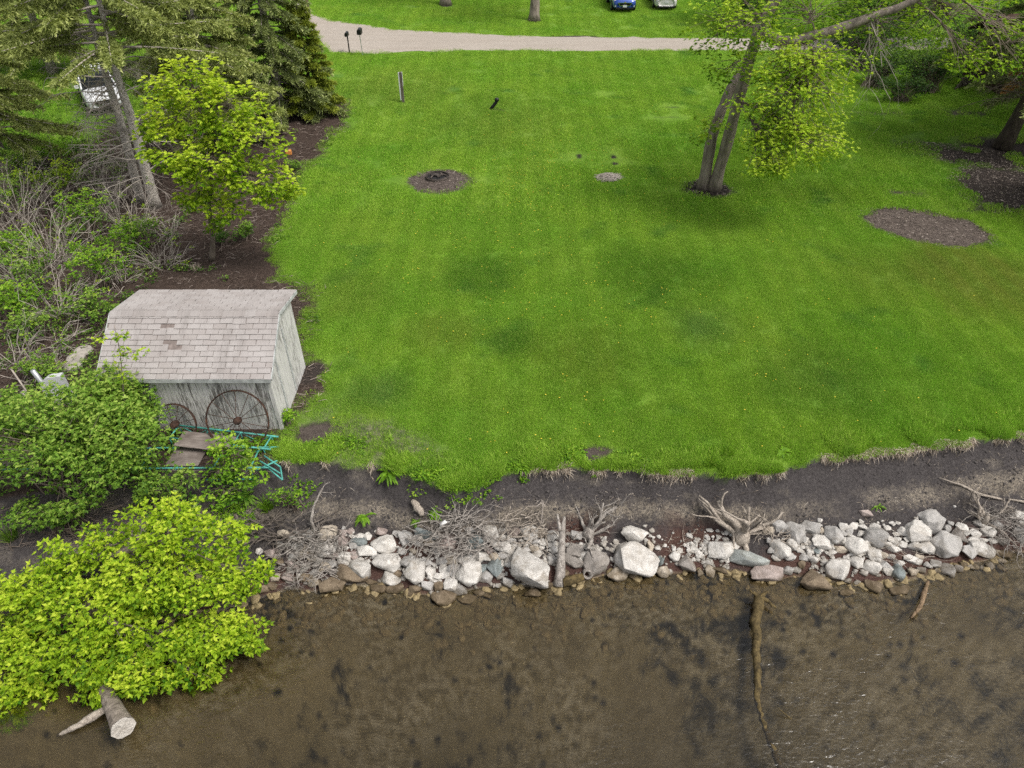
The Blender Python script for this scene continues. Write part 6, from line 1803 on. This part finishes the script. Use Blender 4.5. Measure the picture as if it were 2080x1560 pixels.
broadleaf('vine_sprig', 'thin yellow-green sprig rising in front of the shed roof', 'sprig', [([on((-9.928, 13.263, 0)), (-9.232, 13, 2.132), (-9.07, 13.2, 3.006), (-9.059, 13.4, 3.697)], .015, .006)],
          [((-9.066, 13.4, 3.423), (.16, .15, .22), 6, .6), ((-9.081, 13.3, 2.93), (.2, .2, .2), 7, .55), ((-8.77, 13.3, 3.002), (.2, .15, .12), 4, .6), ((-9.443, 13.3, 3.355), (.15, .15, .12), 4, .65), ((-9.274, 13.2, 2.421), (.25, .2, .2), 7, .5)], .09, 5, .11, BARK_YOUNG, LEAF_LIME, 204, leaflets=3, twig_r=.006)
LS = (('leafy shrub at the foot of the twin spruce trunks', (-15.819, 24.255, 0), (1.3, 1.0, .95), 80, 211, LEAF_FRESH), ('leafy shrub above the rear left corner of the shed', (-13.994, 20.776, 0), (.9, .8, .85), 60, 212, LEAF_FRESH),
      ('yellowish leafy shrub farthest up in the thicket', (-18.908, 28.115, 0), (1.3, 1.0, .8), 60, 213, LEAF_LIME), ('leafy shrub at the left edge level with the shed roof', (-15.825, 18.726, 0), (1.2, .9, .7), 70, 214, LEAF_FRESH),
      ('low dark leafy shrub beside the left end of the shed roof', (-13.364, 19.002, 0), (.9, .7, .55), 50, 215, LEAF_GREEN), ('shrub with fresh leaves near the left edge in mid thicket', (-17.812, 22.425, 0), (1.1, .9, .7), 60, 216, LEAF_FRESH),
      ('small shrub between the spruce foot and the young tree', (-13.621, 23.873, 0), (.9, .7, .5), 36, 217, LEAF_GREEN), ('shrub at the lower left edge above the dock', (-13.267, 13.725, 0), (1.0, .9, .6), 70, 218, LEAF_GREEN), ('leafy shrub behind the white tub', (-13.108, 15.77, 0), (.9, .5, .4), 36, 219, LEAF_GREEN),
      ('small dense leafy plant at the young tree foot', (-10.128, 24.332, 0), (.42, .36, .32), 22, 220, LEAF_GREEN), ('low leafy plant left of the young tree foot', (-10.768, 23.873, 0), (.4, .3, .22), 14, 221, LEAF_DARK), ('small leafy plant at the shed front corner', (-5.962, 14.07, 0), (.24, .2, .22), 14, 222, LEAF_FRESH),
      ('leafy shrub on the bank between the big bush and the lime-green tree', (-10.586, 11.077, -0.678), (1.3, .7, .6), 60, 225, LEAF_GREEN), ('shrub on the slope left of the sapling', (-8.282, 11.613, -0.677), (.9, .6, .55), 44, 226, LEAF_GREEN), ('leafy shrub in mid thicket left of the litter', (-14.08, 22.775, 0), (1.0, .8, .7), 44, 227, LEAF_FRESH),
      ('green shrub under the dead spruce branches', (-19.852, 31.2, 0), (1.4, 1.0, .7), 60, 228, LEAF_FRESH), ('olive shrub near the left edge under the spruce boughs', (-21.34, 28.598, 0), (1.2, 1.0, .9), 60, 229, LEAF_GREEN), ('low green shrub left of the stepping stones', (-14.709, 17.927, 0), (1.0, .8, .5), 44, 230, LEAF_GREEN), ('shrub between the left edge and the leafy mid thicket', (-15.837, 20.776, 0), (1.0, .8, .7), 50, 251, LEAF_GREEN),
      ('leafy shrub at the left edge below the olive spruce boughs', (-19.698, 26.299, 0), (1.2, 1.0, .8), 56, 223, LEAF_GREEN), ('green plant by the orange block', (-9.75, 30.925, 0), (.5, .35, .2), 14, 224, LEAF_GREEN))
for lab, b, rad, nc, sd, mt in LS:
    shrub('leafy_shrub', lab, on(b), tuple(1.12*q for q in rad), int(nc*.75), .10, 15, .20, mt, TWIG_TAN, sd, 'leafy shrubs in the left thicket', tint=.5, lobes=7)
BS = (('tall bare grey brush at the left edge below the spruce', (-19.221, 25.045, 0), 1.5, 2.4, 15, 231, 60), ('bare grey brush leaning right at the spruce foot', (-14.654, 25.045, 0), 1.4, 1.7, 14, 232, 30), ('bare brush in front of the young tree trunk', (-12.456, 22.252, 0), 1.3, 1.2, 12, 233, 16),
      ('tangled bare brush left of the shed roof', (-14.688, 19.284, 0), 1.5, 1.4, 14, 234, 30), ('bare brush at the left edge level with the shed eave', (-14.729, 16.687, 0), 1.4, 1.3, 13, 235, 20), ('bare brush in the middle of the thicket', (-16.225, 22.425, 0), 1.4, 1.9, 14, 236, 50),
      ('thin bare brush right of the spruce foot over the litter', (-13.079, 24.646, 0), 1.1, 1.0, 10, 238, 10), ('bare brush beside the far left shrub', (-16.424, 20.776, 0), 1.4, 1.7, 12, 239, 30), ('bare brush just behind the shed roof', (-13.44, 21.253, 0), 1.0, .9, 10, 240, 12), ('low bare brush in front of the stepping stones', (-13.503, 15.994, 0), 1.1, .8, 10, 242, 10), ('bare brush at the upper left of the thicket', (-19.363, 27.186, 0), 1.4, 1.9, 12, 243, 30),
      ('dry brush in the thicket beside the fresh green shrub', (-16.338, 27.186, 0), 1.2, 1.5, 10, 237, 20))
for lab, b, s, h, n, sd, lf in BS:
    brush('bare_brush', lab, on(b), s*1.1, h*1.1, int(n*2.2), TWIG_GREY, sd, 'bare brush in the left thicket', LEAF_LIME, lf, .07, 3, .017, lean=(.15, -.1), kids=2)
brush('bare_brush', 'fallen brush behind the stepping stones', on((-13.898, 17.67, 0)), 1.3, .9, 14, TWIG_GREY, 241, 'bare brush in the left thicket', None, 0, r=.02, lean=(.9, -.1))

def rosette(label, p, n, L, seed, mat, droop=.5, w=.13):
    n = int(n*2.3); L = L*.8
    """weed with long toothed leaves"""
    g = np.random.default_rng(seed); t = thing('weed', label, 'weed', p, 'weeds on the bank')
    V = []; F = []; T = []
    for i in range(n):
        a = g.uniform(0, 6.28); l = L*g.uniform(.6, 1.15); o = np.array([math.cos(a), math.sin(a), 0]); s = np.array([-o[1], o[0], 0]); el = g.uniform(.3, 1.1)
        m = 7; b = len(V)
        for j in range(m):
            q = j/(m-1); c = o*l*q + np.array([0, 0, l*(el*q - (droop+el*.6)*q*q) + .02])
            ww = w*l*math.sin(math.pi*min(.98, q*.85+.12))*(1 if j % 2 else .55)
            V += [c - s*ww + [0, 0, ww*.3], c, c + s*ww + [0, 0, ww*.3]]; T += [g.uniform(.3, .8)]*3
        for j in range(m-1):
            k = b + 3*j; F += [(k, k+1, k+4, k+3), (k+1, k+2, k+5, k+4)]
    link('leaves', np_mesh('leaves', V, F, T), mat, t)
for i, (lab, p, n, L, m) in enumerate((
    ('large jagged-leaved weed at the lip of the bank', (-3.097, 12.428, -0.167), 20, .42, LEAF_FRESH), ('jagged-leaved weed on the dark soil left of the rocks', (-3.668, 11.659, -0.918), 14, .38, LEAF_FRESH),
    ('leafy weed beside the peeled driftwood lump', (-1.875, 11.498, -0.634), 16, .28, LEAF_FRESH), ('leafy weed left of the peeled driftwood lump', (-2.366, 11.401, -0.833), 12, .22, LEAF_GREEN), ('small upright weed above the right rocks', (9.296, 12.009, -0.953), 9, .26, LEAF_GREEN),
    ('weed clump on the bank lip near the middle', (1.697, 12.905, 0), 18, .34, LEAF_FRESH), ('weed clump at the edge of the mown grass', (0.222, 12.492, -0.02), 16, .30, LEAF_FRESH), ('weed tuft at the bank lip right of the middle', (6.933, 12.982, 0.012), 14, .36, LEAF_FRESH),
    ('little weed below the middle bank lip', (2.078, 12.381, -0.171), 6, .16, LEAF_FRESH), ('weed clump in the bare patch below the shed', (-3.845, 12.982, 0.012), 12, .2, LEAF_GREEN), ('weed by the dock end', (-5.445, 13.08, 0.002), 12, .25, LEAF_FRESH), ('weed on the slope beside the dock bracket', (-5.347, 12.174, -0.581), 9, .2, LEAF_FRESH),
    ('low weed patch on the slumped turf', (-1.625, 11.9, -0.008), 26, .22, LEAF_FRESH), ('second low weed patch on the slumped turf', (-1.083, 11.9, -0.008), 26, .22, LEAF_FRESH), ('weed under the sapling', (-6.688, 12.045, -0.62), 18, .4, LEAF_GREEN), ('weed at the foot of the dock', (-6.407, 13.358, -0.005), 16, .32, LEAF_FRESH))):
    rosette(lab, p, n, L, 300+i, m)
shrub('leafy_sprigs', 'loose leafy sprigs on the dark soil beside the crooked branch', (-5.426, 11.837, -0.753), (.6, .4, .4), 34, .085, 5, .13, LEAF_FRESH, TWIG_TAN, 250, leaflets=2)
# grass tussock on the slope
def tussock(label, p, n, L, seed, mat):
    g = np.random.default_rng(seed); t = thing('grass_tussock', label, 'grass tuft', p, 'grass tussocks')
    a = g.uniform(0, 6.28, n); P = np.stack([np.cos(a)*.12*g.uniform(0, 1, n), np.sin(a)*.12*g.uniform(0, 1, n), np.zeros(n)], 1)
    D = np.stack([np.cos(a)*g.uniform(.1, .8, n), np.sin(a)*g.uniform(.1, .8, n), np.ones(n)], 1); S = L*g.uniform(.5, 1.1, n)
    o = strands('blades', None, P, D, S, .006, mat, seed); del o['kind']; del o['category']; o.parent = t
tussock('tall green grass tussock on the bank below the dock', (-6.116, 11.82, -0.827), 170, .55, 5, LEAF_FRESH)
tussock('tall grass tuft at the bank lip right of the middle', (5.462, 12.89, 0.014), 150, .42, 6, LEAF_FRESH)
tussock('grass tuft at the bank lip above the root stump', (4.955, 12.559, -0.002), 110, .34, 7, LEAF_FRESH)
tussock('reddish dry tuft beside the young tree foot', on((-11.147, 22.013, 0)), 60, .4, 8, STRAW)
tussock('grass tuft left edge below the dock', (-11.945, 10.809, -0.714), 160, .6, 9, LEAF_GREEN)

# rank weeds filling the ground of the thicket and the field behind it: past counting
def undergrowth():
    g = np.random.default_rng(33)
    n = 9000; x = g.uniform(-36, -6, n); y = g.uniform(11.2, 47, n)
    z = zones(x, y)
    px = x/(y*.77 + 8.3)
    inside = (px > -.80)
    thick = (px < -.50) & (y < 26)
    field = (y > 29) & (x < -17.5)
    patch = vnoise(x*.9, y*.9, 95)
    k = inside & (z['u'] > .75) & ((thick & (patch > .34)) | (field & (patch > .30)) | ((z['litter'] > .2) & (patch > .80)) | ((z['weeds'] > .3) & (patch > .55)))
    x, y = x[k], y[k]; c = np.stack([x, y, ground_z(x, y) + .10], 1)
    p, a, s, ti = sprays(c, g, 12, .22, .10, 2, -.1, np.clip(g.normal(.45, .18, len(c)), 0, 1), squash=.5)
    o = link('undergrowth', leaves_mesh('undergrowth', p, a, s, g, ti), LEAF_GREEN); tag(o, 'low green weeds covering the ground of the thicket', 'weeds', kind='stuff')
undergrowth()
def creeping_weeds():
    g = np.random.default_rng(35)
    c0 = [((-1.952, 12.215, 0.005), .55, .28, 60), ((-1.323, 11.893, 0), .6, .25, 70), ((-0.79, 12.136, 0.002), .4, .25, 40), ((0.247, 12.465, -0.028), .3, .2, 24), ((-2.722, 12.545, 0.012), .35, .2, 22), ((2.87, 12.731, -0.001), .5, .25, 40), ((1.508, 12.905, 0), .35, .25, 30), ((-5.318, 13.08, 0.002), .5, .3, 26), ((-4.352, 13.344, 0.009), .7, .4, 26), ((-6.513, 13.272, -0.01), .5, .3, 40), ((-6.982, 11.678, -0.754), .6, .4, 50), ((-5.239, 12.329, -0.477), .4, .4, 12)]
    C = []
    for c, rx, ry, n in c0:
        x = c[0] + g.normal(0, .5, n)*rx; y = c[1] + g.normal(0, .5, n)*ry; C.append(np.stack([x, y, ground_z(x, y) + .05], 1))
    C = np.concatenate(C)
    p, a, s, ti = sprays(C, g, 10, .13, .065, 3, -.1, np.clip(g.normal(.5, .15, len(C)), 0, 1), squash=.45)
    tag(link('creeping_weeds', leaves_mesh('creeping_weeds', p, a, s, g, ti), LEAF_FRESH), 'low creeping green weeds along the lip of the bank', 'weeds', kind='stuff')
creeping_weeds()
